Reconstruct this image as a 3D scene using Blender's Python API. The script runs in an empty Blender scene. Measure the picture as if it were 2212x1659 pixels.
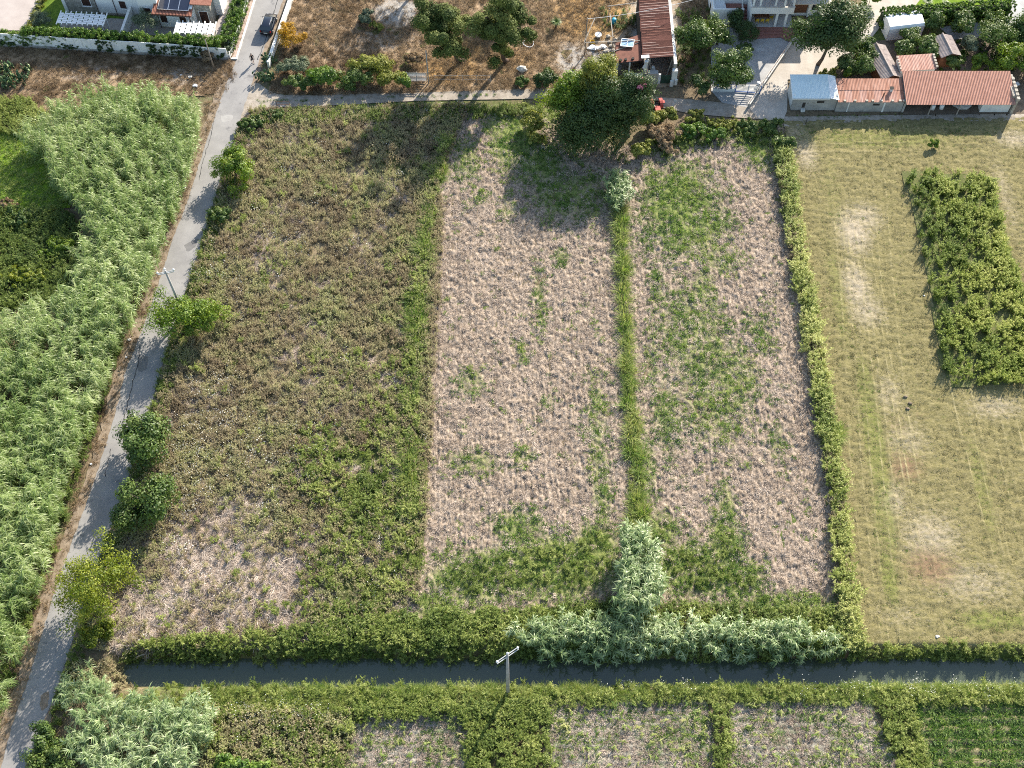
import bpy, math, random
import numpy as np
from mathutils import Vector, Matrix, Quaternion
R = math.radians
rad = math.radians
scene = bpy.context.scene
COL = scene.collection
rng = np.random.default_rng(11)
random.seed(5)

# ------------------------------------------------------------------ camera, sky, sun, exposure
CAM_H, PITCH, FOC = 118.0, R(59.3), 2565.0
cd = bpy.data.cameras.new('drone_camera')
cd.sensor_width = 36.0
cd.lens = 36.0 * FOC / 2212.0
cd.clip_start = 1.0
cd.clip_end = 9000.0
cam = bpy.data.objects.new('drone_camera', cd)
cam.location = (0, 0, CAM_H)
cam.rotation_euler = (math.pi / 2 - PITCH, 0, 0)
COL.objects.link(cam)
scene.camera = cam

SUN_EL = R(29)
SX, SY = 0.50, 0.866
world = bpy.data.worlds.new('World')
scene.world = world
world.use_nodes = True
wn = world.node_tree
sky = wn.nodes.new('ShaderNodeTexSky')
sky.sky_type = 'NISHITA'
sky.sun_disc = False
sky.sun_elevation = SUN_EL
sky.sun_rotation = math.atan2(SX, SY)
sky.air_density = 1.3
sky.dust_density = 1.2
bg = wn.nodes['Background']
bg.inputs['Strength'].default_value = 0.11
wn.links.new(sky.outputs[0], bg.inputs['Color'])

sd = bpy.data.lights.new('sun', 'SUN')
sd.energy = 5.0
sd.angle = R(0.53)
sd.color = (1.0, 0.92, 0.79)
sun = bpy.data.objects.new('sun', sd)
sv = Vector((SX * math.cos(SUN_EL), SY * math.cos(SUN_EL), math.sin(SUN_EL)))
sun.rotation_euler = sv.to_track_quat('Z', 'Y').to_euler()
sun.location = (60, 140, 120)
COL.objects.link(sun)
scene.view_settings.view_transform = 'Standard'
scene.view_settings.look = 'None'
scene.view_settings.gamma = 1.0
scene.view_settings.use_curve_mapping = False
scene.view_settings.exposure = 1.3
scene.cycles.use_denoising = False
scene.cycles.filter_width = 1.05
scene.cycles.max_bounces = 6
scene.cycles.diffuse_bounces = 3
scene.cycles.transparent_max_bounces = 4

# ------------------------------------------------------------------ survey: a plan point of the air photograph -> metres on the ground
def g(x, y, z=0.0):
    u = (x - 1106.0) / FOC; v = (829.5 - y) / FOC
    dy = math.cos(PITCH) + v * math.sin(PITCH); dz = -math.sin(PITCH) + v * math.cos(PITCH)
    t = (z - CAM_H) / dz
    return (u * t, dy * t)
def G(pts):
    return [g(*p) for p in pts]

# ------------------------------------------------------------------ numpy helpers
_LAT = np.random.default_rng(3).random((8, 256, 256)).astype(np.float32)
def vnoise(x, y, s, seed=0):
    x = np.asarray(x) / s + 1000.37 + seed * 17.1; y = np.asarray(y) / s + 1000.71 + seed * 9.3
    xi = np.floor(x).astype(int); yi = np.floor(y).astype(int)
    fx = x - xi; fy = y - yi
    fx = fx * fx * (3 - 2 * fx); fy = fy * fy * (3 - 2 * fy)
    L = _LAT[seed % 8]; a = xi & 255; b = yi & 255; a1 = (a + 1) & 255; b1 = (b + 1) & 255
    return (L[a, b] * (1 - fx) + L[a1, b] * fx) * (1 - fy) + (L[a, b1] * (1 - fx) + L[a1, b1] * fx) * fy
def fbm(x, y, s, o=3, seed=0):
    r = 0; w = 0; a = 1.0
    for i in range(o):
        r = r + a * vnoise(x, y, s / 2 ** i, seed + i); w += a; a *= 0.55
    return r / w
def inside(poly, x, y):
    x = np.asarray(x); y = np.asarray(y)
    c = np.zeros(x.shape, bool); n = len(poly); j = n - 1
    for i in range(n):
        xi, yi = poly[i]; xj, yj = poly[j]
        if yi != yj:
            c ^= ((yi > y) != (yj > y)) & (x < (xj - xi) * (y - yi) / (yj - yi) + xi)
        j = i
    return c
def blobs(x, y, lst, soft=0.5):
    """0..1 mask of soft ellipses: (plan x, plan y, radius x in m, radius y in m, weight)"""
    m = np.zeros(np.shape(x))
    for (ox, oy, rx, ry, w) in lst:
        X, Y = g(ox, oy)
        d = np.sqrt(((x - X) / rx) ** 2 + ((y - Y) / ry) ** 2)
        m = np.maximum(m, w * np.clip((1 + soft - d) / (2 * soft), 0, 1))
    return m
def mesh_np(name, V, F, attrs=None, smooth=False):
    me = bpy.data.meshes.new(name)
    V = np.asarray(V, np.float32); F = np.asarray(F, np.int32)
    k = F.shape[1]; m = len(F)
    me.vertices.add(len(V)); me.vertices.foreach_set('co', V.ravel())
    me.loops.add(m * k); me.loops.foreach_set('vertex_index', F.ravel())
    me.polygons.add(m); me.polygons.foreach_set('loop_start', np.arange(0, m * k, k, dtype=np.int32))
    if smooth:
        me.polygons.foreach_set('use_smooth', np.ones(m, bool))
    for n, a in (attrs or {}).items():
        at = me.attributes.new(n, 'FLOAT', 'POINT'); at.data.foreach_set('value', np.asarray(a, np.float32))
    me.update(calc_edges=True)
    return me

# ------------------------------------------------------------------ object helpers
def tag(o, label=None, cat=None, group=None, kind=None):
    if label: o['label'] = label
    if cat: o['category'] = cat
    if group: o['group'] = group
    if kind: o['kind'] = kind
    return o
def link(name, me, mat=None, parent=None, loc=None):
    o = bpy.data.objects.new(name, me)
    COL.objects.link(o)
    if mat is not None and me is not None:
        me.materials.clear(); me.materials.append(M[mat] if isinstance(mat, str) else mat)
    if parent is not None: o.parent = parent
    if loc is not None: o.location = loc
    return o
def thing(name, label, cat, loc=(0, 0, 0), rz=0.0, group=None):
    o = bpy.data.objects.new(name, None)
    o.empty_display_size = 0.3
    COL.objects.link(o); o.location = loc if len(loc) == 3 else (loc[0], loc[1], 0); o.rotation_euler = (0, 0, rz)
    return tag(o, label, cat, group)
def copy_tree(o, parent=None):
    c = o.copy(); COL.objects.link(c)
    if parent is not None: c.parent = parent
    for ch in list(o.children): copy_tree(ch, c)
    return c

class MB:
    def __init__(s): s.v = []; s.f = []
    def add(s, vs, fs):
        n = len(s.v); s.v += [tuple(v) for v in vs]; s.f += [tuple(i + n for i in f) for f in fs]; return s
    def box(s, x0, x1, y0, y1, z0, z1):
        return s.add([(x0, y0, z0), (x1, y0, z0), (x1, y1, z0), (x0, y1, z0), (x0, y0, z1), (x1, y0, z1), (x1, y1, z1), (x0, y1, z1)],
                     [(3, 2, 1, 0), (4, 5, 6, 7), (0, 1, 5, 4), (1, 2, 6, 5), (2, 3, 7, 6), (3, 0, 4, 7)])
    def beam(s, p, q, w, h=None, up=(0, 0, 1)):
        h = h or w; p = Vector(p); q = Vector(q); d = (q - p).normalized(); u = Vector(up)
        if abs(d.dot(u)) > 0.98: u = Vector((0, 1, 0))
        a = d.cross(u).normalized() * (w / 2); b = a.cross(d).normalized() * (h / 2)
        c = [p - a - b, p + a - b, p + a + b, p - a + b, q - a - b, q + a - b, q + a + b, q - a + b]
        return s.add(c, [(3, 2, 1, 0), (4, 5, 6, 7), (0, 1, 5, 4), (1, 2, 6, 5), (2, 3, 7, 6), (3, 0, 4, 7)])
    def tube(s, pts, rs, n=7, cap=True):
        pts = [Vector(p) for p in pts]; rings = []
        if not hasattr(rs, '__len__'): rs = [rs] * len(pts)
        ref = None
        for i, p in enumerate(pts):
            d = (pts[min(i + 1, len(pts) - 1)] - pts[max(i - 1, 0)]).normalized()
            if ref is None: ref = Vector((1, 0, 0)) if abs(d.x) < 0.8 else Vector((0, 1, 0))
            a = (ref - d * ref.dot(d)).normalized(); ref = a; b = d.cross(a)
            rings.append([p + (a * math.cos(t) + b * math.sin(t)) * rs[i] for t in [2 * math.pi * k / n for k in range(n)]])
        vs = [v for r in rings for v in r]; fs = []
        for i in range(len(pts) - 1):
            for k in range(n):
                fs.append((i * n + k, i * n + (k + 1) % n, (i + 1) * n + (k + 1) % n, (i + 1) * n + k))
        if cap:
            fs.append(tuple(range(n))[::-1]); fs.append(tuple((len(pts) - 1) * n + k for k in range(n)))
        return s.add(vs, fs)
    def prism(s, poly, z0, z1):
        n = len(poly)
        vs = [(x, y, z0) for x, y in poly] + [(x, y, z1) for x, y in poly]
        fs = [tuple(range(n))[::-1], tuple(range(n, 2 * n))] + [(i, (i + 1) % n, n + (i + 1) % n, n + i) for i in range(n)]
        return s.add(vs, fs)
    def slab(s, a, b, c, d, t):
        vs = [Vector(p) for p in (a, b, c, d)]; dn = Vector((0, 0, -t))
        vs = vs + [v + dn for v in vs]
        return s.add(vs, [(0, 1, 2, 3), (7, 6, 5, 4), (0, 4, 5, 1), (1, 5, 6, 2), (2, 6, 7, 3), (3, 7, 4, 0)])
    def corr(s, a, b, c, d, waves, amp, t=0.012, wob=0.0):
        """corrugated sheet: eave a-b, ridge d-c, ridges running eave to ridge"""
        a, b, c, d = [Vector(p) for p in (a, b, c, d)]; nx = waves * 4; ny = 3; vs = []; fs = []
        nrm = (b - a).cross(d - a).normalized()
        for j in range(ny + 1):
            for i in range(nx + 1):
                p = (a.lerp(b, i / nx)).lerp(d.lerp(c, i / nx), j / ny)
                vs.append(p + nrm * (amp * math.sin(2 * math.pi * i / 4) + wob * math.sin(i * 1.7 + j * 2.3)))
        for j in range(ny):
            for i in range(nx):
                k = j * (nx + 1) + i
                fs.append((k, k + 1, k + nx + 2, k + nx + 1))
        n0 = len(vs); vs += [v - nrm * t for v in vs]
        fs += [tuple(n0 + i for i in f[::-1]) for f in fs[:nx * ny]]
        return s.add(vs, fs)
    def sphere(s, c, rx, ry=None, rz=None, nu=10, nv=7, jit=0.0):
        ry = ry or rx; rz = rz or rx; c = Vector(c); vs = [c + Vector((0, 0, rz))]; fs = []
        for j in range(1, nv):
            for i in range(nu):
                t = math.pi * j / nv; p = 2 * math.pi * i / nu; k = 1 + random.uniform(-jit, jit)
                vs.append(c + Vector((rx * math.sin(t) * math.cos(p) * k, ry * math.sin(t) * math.sin(p) * k, rz * math.cos(t) * k)))
        vs.append(c - Vector((0, 0, rz))); n = len(vs) - 1
        for i in range(nu): fs.append((0, 1 + i, 1 + (i + 1) % nu))
        for j in range(nv - 2):
            for i in range(nu):
                q = 1 + j * nu; fs.append((q + i, q + nu + i, q + nu + (i + 1) % nu, q + (i + 1) % nu))
        q = 1 + (nv - 2) * nu
        for i in range(nu): fs.append((q + i, n, q + (i + 1) % nu))
        return s.add(vs, fs)
    def build(s, name, mat, parent=None, smooth=False, loc=None):
        me = bpy.data.meshes.new(name); me.from_pydata(s.v, [], s.f)
        if smooth:
            me.polygons.foreach_set('use_smooth', np.ones(len(me.polygons), bool))
        me.update()
        return link(name, me, mat, parent, loc)
def part(name, mat, parent, *boxes):
    m = MB()
    for b in boxes: m.box(*b)
    return m.build(name, mat, parent)

# ------------------------------------------------------------------ materials
M = {}
def _nt(name):
    m = bpy.data.materials.new(name); m.use_nodes = True; nt = m.node_tree
    for n in list(nt.nodes): nt.nodes.remove(n)
    return m, nt
def N(nt, t, **kw):
    n = nt.nodes.new(t)
    for k, v in kw.items():
        if k.startswith('i_'):
            n.inputs[k[2:].replace('_', ' ')].default_value = v
        else: setattr(n, k, v)
    return n
def ramp(nt, cols):
    r = nt.nodes.new('ShaderNodeValToRGB'); e = r.color_ramp.elements
    while len(e) < len(cols): e.new(0.5)
    for i, c in enumerate(cols):
        if len(c) == 4: pos, c = c[0], c[1:]
        else: pos = i / (len(cols) - 1)
        e[i].position = pos; e[i].color = (*c, 1)
    return r
def mat(name, cols, scale=1.0, rough=0.85, spec=0.3, bump=0.0, bscale=None, detail=5.0, stretch=(1, 1, 1), metal=0.0, streak=None, lo=0.3, hi=0.7, wear=None):
    """procedural paint / plaster / earth: noise between colours, optional second wear colour (colour, scale, threshold)"""
    m, nt = _nt(name); L = nt.links.new
    out = N(nt, 'ShaderNodeOutputMaterial'); p = N(nt, 'ShaderNodeBsdfPrincipled')
    p.inputs['Roughness'].default_value = rough; p.inputs['Specular IOR Level'].default_value = spec; p.inputs['Metallic'].default_value = metal
    tc = N(nt, 'ShaderNodeTexCoord'); mp = N(nt, 'ShaderNodeMapping'); mp.inputs['Scale'].default_value = stretch
    geo = N(nt, 'ShaderNodeNewGeometry'); L(geo.outputs['Position'], mp.inputs['Vector'])
    nz = N(nt, 'ShaderNodeTexNoise'); nz.inputs['Scale'].default_value = scale; nz.inputs['Detail'].default_value = detail; nz.inputs['Roughness'].default_value = 0.62
    L(mp.outputs[0], nz.inputs['Vector'])
    mr = N(nt, 'ShaderNodeMapRange'); mr.inputs['From Min'].default_value = lo; mr.inputs['From Max'].default_value = hi; L(nz.outputs['Fac'], mr.inputs['Value'])
    cols = [cols] if not hasattr(cols[0], '__len__') else list(cols)
    if len(cols) == 1: cols = [tuple(c * 0.86 for c in cols[0]), tuple(min(1, c * 1.1) for c in cols[0])]
    r = ramp(nt, cols); L(mr.outputs[0], r.inputs[0]); col = r.outputs[0]
    if wear:
        wc, ws, th = wear
        n2 = N(nt, 'ShaderNodeTexNoise'); n2.inputs['Scale'].default_value = ws; n2.inputs['Detail'].default_value = 6; n2.inputs['Roughness'].default_value = 0.7
        L(geo.outputs['Position'], n2.inputs['Vector'])
        m2 = N(nt, 'ShaderNodeMapRange'); m2.inputs['From Min'].default_value = th; m2.inputs['From Max'].default_value = th + 0.08; L(n2.outputs['Fac'], m2.inputs['Value'])
        mx = N(nt, 'ShaderNodeMix', data_type='RGBA'); L(m2.outputs[0], mx.inputs['Factor']); L(col, mx.inputs['A']); mx.inputs['B'].default_value = (*wc, 1); col = mx.outputs['Result']
    L(col, p.inputs['Base Color'])
    if bump:
        b = N(nt, 'ShaderNodeBump'); b.inputs['Strength'].default_value = bump; b.inputs['Distance'].default_value = 0.05
        n3 = N(nt, 'ShaderNodeTexNoise'); n3.inputs['Scale'].default_value = bscale or scale * 6; n3.inputs['Detail'].default_value = 5
        L(mp.outputs[0], n3.inputs['Vector']); L(n3.outputs['Fac'], b.inputs['Height']); L(b.outputs[0], p.inputs['Normal'])
    L(p.outputs[0], out.inputs[0]); M[name] = m
    return m
def leafmat(name, cols, rough=0.5, trans=0.35, spec=0.35, sat=1.15):
    """leaves: colour picked from the plant's own tint (tint on the mesh + tone on the instance), some light passes through"""
    m, nt = _nt(name); L = nt.links.new
    out = N(nt, 'ShaderNodeOutputMaterial'); p = N(nt, 'ShaderNodeBsdfPrincipled')
    a1 = N(nt, 'ShaderNodeAttribute', attribute_type='GEOMETRY', attribute_name='tint')
    a2 = N(nt, 'ShaderNodeAttribute', attribute_type='INSTANCER', attribute_name='tone')
    ad = N(nt, 'ShaderNodeMath', operation='ADD'); L(a1.outputs['Fac'], ad.inputs[0]); L(a2.outputs['Fac'], ad.inputs[1])
    r = ramp(nt, cols); L(ad.outputs[0], r.inputs[0])
    L(r.outputs[0], p.inputs['Base Color']); p.inputs['Roughness'].default_value = rough; p.inputs['Specular IOR Level'].default_value = spec
    t = N(nt, 'ShaderNodeBsdfTranslucent')
    hs = N(nt, 'ShaderNodeHueSaturation'); hs.inputs['Saturation'].default_value = sat; hs.inputs['Value'].default_value = 1.25; L(r.outputs[0], hs.inputs['Color']); L(hs.outputs[0], t.inputs['Color'])
    mx = N(nt, 'ShaderNodeMixShader'); mx.inputs[0].default_value = trans
    L(p.outputs[0], mx.inputs[1]); L(t.outputs[0], mx.inputs[2]); L(mx.outputs[0], out.inputs[0]); M[name] = m
    return m
def fieldmat(name, base, masks, scale=3.0, bump=0.6, bscale=14.0, rough=0.95, stretch=(1, 1, 1), detail=7.0, lo=0.32, hi=0.68):
    """soil / grass ground: base noise between colours, then layers [(attribute, colours, noise scale)] where that cover really grows"""
    m, nt = _nt(name); L = nt.links.new
    out = N(nt, 'ShaderNodeOutputMaterial'); p = N(nt, 'ShaderNodeBsdfPrincipled'); p.inputs['Roughness'].default_value = rough; p.inputs['Specular IOR Level'].default_value = 0.1
    geo = N(nt, 'ShaderNodeNewGeometry'); mp = N(nt, 'ShaderNodeMapping'); mp.inputs['Scale'].default_value = stretch; L(geo.outputs['Position'], mp.inputs['Vector'])
    def nzr(s, cols, lo=lo, hi=hi):
        n = N(nt, 'ShaderNodeTexNoise'); n.inputs['Scale'].default_value = s; n.inputs['Detail'].default_value = detail; n.inputs['Roughness'].default_value = 0.68; L(mp.outputs[0], n.inputs['Vector'])
        mr = N(nt, 'ShaderNodeMapRange'); mr.inputs['From Min'].default_value = lo; mr.inputs['From Max'].default_value = hi; L(n.outputs['Fac'], mr.inputs['Value'])
        r = ramp(nt, cols); L(mr.outputs[0], r.inputs[0]); return r.outputs[0]
    col = nzr(scale, base)
    for (an, cols, s) in masks:
        a = N(nt, 'ShaderNodeAttribute', attribute_type='GEOMETRY', attribute_name=an)
        n = N(nt, 'ShaderNodeTexNoise'); n.inputs['Scale'].default_value = 2.2; n.inputs['Detail'].default_value = 8; n.inputs['Roughness'].default_value = 0.75; L(mp.outputs[0], n.inputs['Vector'])
        su = N(nt, 'ShaderNodeMath', operation='ADD'); L(a.outputs['Fac'], su.inputs[0]); L(n.outputs['Fac'], su.inputs[1])
        mr = N(nt, 'ShaderNodeMapRange'); mr.inputs['From Min'].default_value = 0.75; mr.inputs['From Max'].default_value = 1.15; L(su.outputs[0], mr.inputs['Value'])
        mx = N(nt, 'ShaderNodeMix', data_type='RGBA'); L(mr.outputs[0], mx.inputs['Factor']); L(col, mx.inputs['A']); L(nzr(s, cols), mx.inputs['B']); col = mx.outputs['Result']
    L(col, p.inputs['Base Color'])
    b = N(nt, 'ShaderNodeBump'); b.inputs['Strength'].default_value = bump; b.inputs['Distance'].default_value = 0.08
    n3 = N(nt, 'ShaderNodeTexNoise'); n3.inputs['Scale'].default_value = bscale; n3.inputs['Detail'].default_value = 4; L(mp.outputs[0], n3.inputs['Vector'])
    L(n3.outputs['Fac'], b.inputs['Height']); L(b.outputs[0], p.inputs['Normal'])
    L(p.outputs[0], out.inputs[0]); M[name] = m
    return m

# hard surfaces
mat('white_wall', [(0.72, 0.72, 0.70), (0.82, 0.82, 0.80)], 0.8, 0.8, bump=0.15, bscale=20)
mat('old_white', [(0.50, 0.50, 0.48), (0.74, 0.74, 0.71)], 0.9, 0.85, bump=0.3, bscale=12, wear=((0.34, 0.33, 0.30), 1.4, 0.60))
mat('grey_plaster', [(0.24, 0.23, 0.215), (0.40, 0.385, 0.36)], 0.9, 0.92, bump=0.5, bscale=9, wear=((0.15, 0.145, 0.13), 1.1, 0.58))
mat('rubble_stone', [(0.22, 0.20, 0.17), (0.46, 0.42, 0.36)], 3.0, 0.95, bump=0.9, bscale=7)
mat('stone_clad', [(0.20, 0.185, 0.16), (0.44, 0.41, 0.36)], 2.6, 0.9, bump=0.9, bscale=5)
mat('shutter_brown', [(0.045, 0.022, 0.018), (0.06, 0.03, 0.024)], 6, 0.5)
mat('gutter_brown', [(0.07, 0.035, 0.025), (0.09, 0.045, 0.03)], 5, 0.45)
mat('red_tile', [(0.20, 0.075, 0.05), (0.36, 0.17, 0.12)], 5.0, 0.85, bump=0.5, bscale=12)
mat('terracotta', [(0.33, 0.165, 0.12), (0.44, 0.235, 0.175)], 1.4, 0.8, bump=0.2, bscale=14, wear=((0.27, 0.15, 0.115), 0.7, 0.62))
mat('rust_sheet', [(0.22, 0.09, 0.06), (0.36, 0.18, 0.125), (0.43, 0.25, 0.19)], 1.0, 0.75, metal=0.15, stretch=(3, 0.5, 1), bump=0.15, bscale=8)
mat('rust_dark', [(0.12, 0.05, 0.036), (0.21, 0.088, 0.062)], 1.6, 0.8, metal=0.15, bump=0.15, bscale=8)
mat('rust_pale', [(0.30, 0.13, 0.09), (0.52, 0.33, 0.27)], 1.4, 0.75, stretch=(5, 0.35, 1), bump=0.15)
mat('rust_streak', [(0.19, 0.078, 0.054), (0.25, 0.105, 0.075)], 1.8, 0.7, metal=0.1)
mat('bare_tin', [(0.24, 0.14, 0.115), (0.44, 0.35, 0.32)], 1.2, 0.55, metal=0.35)
mat('blue_sheet', [(0.52, 0.62, 0.64), (0.62, 0.71, 0.72)], 0.6, 0.5, spec=0.4)
mat('white_sheet', [(0.72, 0.72, 0.72), (0.8, 0.8, 0.8)], 1, 0.5)
mat('fibre_cement', [(0.27, 0.22, 0.20), (0.40, 0.34, 0.31)], 1.5, 0.9, bump=0.3)
mat('tent_cloth', [(0.78, 0.79, 0.80), (0.84, 0.85, 0.86)], 0.7, 0.55)
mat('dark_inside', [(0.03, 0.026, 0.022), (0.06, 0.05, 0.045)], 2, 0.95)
mat('asphalt', [(0.20, 0.193, 0.19), (0.285, 0.275, 0.265)], 0.35, 0.9, spec=0.25, bump=0.15, bscale=40, wear=((0.155, 0.152, 0.153), 0.55, 0.60))
mat('asphalt_edge', [(0.15, 0.11, 0.075), (0.30, 0.24, 0.18)], 1.5, 0.95, bump=0.4, bscale=12)
mat('asphalt_dark', [(0.13, 0.126, 0.125), (0.18, 0.175, 0.17)], 1.5, 0.9, bump=0.15, bscale=30)
mat('pavement_grey', [(0.27, 0.26, 0.25), (0.34, 0.33, 0.315)], 1.5, 0.9, bump=0.15, bscale=30)
mat('tar', [(0.03, 0.03, 0.032), (0.05, 0.05, 0.05)], 3, 0.7)
mat('track_dirt', [(0.22, 0.185, 0.145), (0.38, 0.335, 0.285)], 1.3, 0.95, bump=0.6, bscale=9, wear=((0.17, 0.145, 0.10), 0.8, 0.60))
mat('concrete', [(0.27, 0.265, 0.26), (0.42, 0.415, 0.41)], 0.55, 0.9, bump=0.25, bscale=10, wear=((0.52, 0.52, 0.51), 0.35, 0.57))
mat('concrete_warm', [(0.34, 0.30, 0.255), (0.47, 0.43, 0.38)], 0.5, 0.9, bump=0.25, bscale=10, wear=((0.25, 0.23, 0.2), 0.9, 0.62))
mat('paving_pink', [(0.33, 0.285, 0.265), (0.41, 0.36, 0.335)], 0.5, 0.9, bump=0.1, bscale=15)
mat('pavement_tile', [(0.33, 0.25, 0.21), (0.42, 0.33, 0.28)], 1.2, 0.9)
mat('kerb_white', [(0.66, 0.64, 0.60), (0.80, 0.78, 0.75)], 1.5, 0.85, bump=0.2)
mat('patio', [(0.30, 0.26, 0.23), (0.39, 0.35, 0.31)], 1.2, 0.9)
mat('step_tile', [(0.24, 0.10, 0.08), (0.33, 0.155, 0.125)], 2.2, 0.75)
mat('porch_tile', [(0.42, 0.42, 0.42), (0.52, 0.52, 0.52)], 1.0, 0.6)
mat('pole_concrete', [(0.27, 0.265, 0.25), (0.38, 0.37, 0.355)], 1.5, 0.9, bump=0.2)
mat('pole_wood', [(0.17, 0.14, 0.115), (0.30, 0.26, 0.22)], 2.0, 0.9, stretch=(3, 3, 0.4), bump=0.3)
mat('grey_timber', [(0.20, 0.175, 0.15), (0.36, 0.33, 0.29)], 2.0, 0.9, bump=0.3)
mat('porcelain', [(0.75, 0.75, 0.74), (0.8, 0.8, 0.8)], 2, 0.25)
mat('galvanised', [(0.40, 0.42, 0.43), (0.55, 0.57, 0.58)], 2.5, 0.45, metal=0.5)
mat('blue_paint', [(0.03, 0.10, 0.30), (0.05, 0.15, 0.40)], 3, 0.5)
mat('dark_green_paint', [(0.02, 0.05, 0.035), (0.035, 0.075, 0.05)], 2, 0.6)
mat('rusty_iron', [(0.10, 0.055, 0.04), (0.2, 0.11, 0.08)], 4, 0.85)
mat('tractor_red', [(0.30, 0.035, 0.03), (0.44, 0.09, 0.07)], 2.5, 0.6, wear=((0.36, 0.20, 0.15), 2.0, 0.6))
mat('rubber', [(0.02, 0.02, 0.02), (0.035, 0.033, 0.03)], 4, 0.9)
mat('car_paint', [(0.006, 0.010, 0.020), (0.008, 0.012, 0.024)], 1, 0.18, spec=0.6)
mat('car_glass', [(0.01, 0.015, 0.02), (0.012, 0.018, 0.024)], 1, 0.05, spec=0.8)
mat('solar_glass', [(0.012, 0.016, 0.032), (0.02, 0.025, 0.045)], 0.8, 0.12, spec=0.7)
mat('chrome', [(0.7, 0.7, 0.7), (0.8, 0.8, 0.8)], 1, 0.25, metal=0.9)
mat('plate_white', [(0.75, 0.75, 0.72), (0.8, 0.8, 0.78)], 1, 0.5)
mat('lamp_red', [(0.30, 0.01, 0.01), (0.4, 0.02, 0.02)], 1, 0.3)
mat('lamp_clear', [(0.6, 0.62, 0.62), (0.7, 0.7, 0.7)], 1, 0.15)
mat('skin', [(0.45, 0.27, 0.19), (0.5, 0.31, 0.22)], 6, 0.6)
mat('cloth_black', [(0.012, 0.012, 0.014), (0.02, 0.02, 0.024)], 8, 0.9)
mat('cloth_navy', [(0.015, 0.017, 0.025), (0.022, 0.025, 0.035)], 8, 0.9)
mat('hair_dark', [(0.012, 0.009, 0.007), (0.02, 0.015, 0.012)], 9, 0.7)
mat('shoe_grey', [(0.06, 0.06, 0.065), (0.1, 0.1, 0.1)], 5, 0.7)
mat('yellow_paint', [(0.62, 0.40, 0.03), (0.7, 0.47, 0.05)], 3, 0.5)
mat('wood_brown', [(0.13, 0.055, 0.03), (0.22, 0.10, 0.055)], 3, 0.6)
mat('blue_plastic', [(0.02, 0.24, 0.38), (0.04, 0.32, 0.46)], 2, 0.45)
mat('white_plastic', [(0.66, 0.67, 0.68), (0.8, 0.8, 0.8)], 2, 0.5)
mat('bark', [(0.075, 0.058, 0.045), (0.17, 0.135, 0.105)], 3.0, 0.95, stretch=(3, 3, 0.6), bump=0.6)
mat('bark_pine', [(0.06, 0.042, 0.032), (0.13, 0.09, 0.07)], 3.0, 0.95, stretch=(3, 3, 0.6), bump=0.6)
mat('light_block_dark', [(0.012, 0.02, 0.008), (0.025, 0.04, 0.014)], 3, 0.95)  # dark green for the light-blocking core added inside the hedges
mat('soil_dark', [(0.10, 0.075, 0.055), (0.20, 0.16, 0.12)], 1.2, 0.97, bump=0.6, bscale=8)
mat('dead_stem', [(0.20, 0.15, 0.10), (0.33, 0.26, 0.18)], 2, 0.95)
mat('pale_stone', [(0.46, 0.43, 0.38), (0.62, 0.59, 0.54)], 3, 0.9, bump=0.5)
mat('blue_cloth', [(0.20, 0.34, 0.50), (0.35, 0.48, 0.60)], 2, 0.8)
mat('flower_pink', [(0.45, 0.12, 0.20), (0.56, 0.22, 0.28)], 5, 0.7)
# foliage
leafmat('reed_leaf', [(0.040, 0.075, 0.018), (0.125, 0.20, 0.048), (0.245, 0.325, 0.10), (0.47, 0.52, 0.27)], 0.42, 0.42, 0.5)
leafmat('pale_reed', [(0.04, 0.078, 0.024), (0.12, 0.19, 0.065), (0.24, 0.32, 0.13), (0.47, 0.52, 0.31)], 0.42, 0.3, 0.5)
leafmat('weed_leaf', [(0.18, 0.138, 0.088), (0.36, 0.3, 0.188), (0.36, 0.336, 0.175), (0.264, 0.3, 0.112), (0.576, 0.516, 0.35)], 0.8, 0.3, 0.15)
leafmat('green_weed', [(0.04, 0.075, 0.016), (0.115, 0.17, 0.034), (0.245, 0.295, 0.065), (0.46, 0.47, 0.17)], 0.55, 0.4, 0.3)
leafmat('grass_blade', [(0.037, 0.081, 0.023), (0.089, 0.171, 0.039), (0.2, 0.285, 0.065), (0.378, 0.38, 0.143)], 0.55, 0.4, 0.3)
leafmat('straw', [(0.12, 0.09, 0.068), (0.27, 0.21, 0.165), (0.45, 0.37, 0.305), (0.64, 0.55, 0.47)], 0.85, 0.2, 0.15, 1.0)
leafmat('hay', [(0.11, 0.108, 0.043), (0.185, 0.17, 0.073), (0.265, 0.23, 0.115), (0.36, 0.315, 0.213)], 0.85, 0.25, 0.15, 1.0)
leafmat('crop_leaf', [(0.045, 0.085, 0.014), (0.13, 0.185, 0.03), (0.25, 0.30, 0.05), (0.43, 0.44, 0.13)], 0.6, 0.35, 0.2)
leafmat('flower_white', [(0.62, 0.62, 0.55), (0.75, 0.75, 0.70)], 0.8, 0.2, 0.1)
leafmat('lf_bright', [(0.032, 0.069, 0.011), (0.083, 0.147, 0.018), (0.156, 0.23, 0.026), (0.258, 0.304, 0.046)], 0.5, 0.28, 0.3)
leafmat('lf_dark', [(0.012, 0.028, 0.008), (0.028, 0.06, 0.014), (0.056, 0.096, 0.022), (0.104, 0.136, 0.04)], 0.5, 0.18, 0.35)
leafmat('lf_mid', [(0.021, 0.045, 0.01), (0.049, 0.094, 0.018), (0.094, 0.143, 0.029), (0.18, 0.221, 0.061)], 0.5, 0.2, 0.35)
leafmat('lf_pine', [(0.019, 0.036, 0.01), (0.051, 0.081, 0.02), (0.111, 0.14, 0.034), (0.204, 0.221, 0.068)], 0.7, 0.12, 0.2)
leafmat('lf_locust', [(0.045, 0.075, 0.01), (0.11, 0.155, 0.018), (0.2, 0.235, 0.028), (0.3, 0.31, 0.05)], 0.5, 0.35, 0.3)
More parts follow.
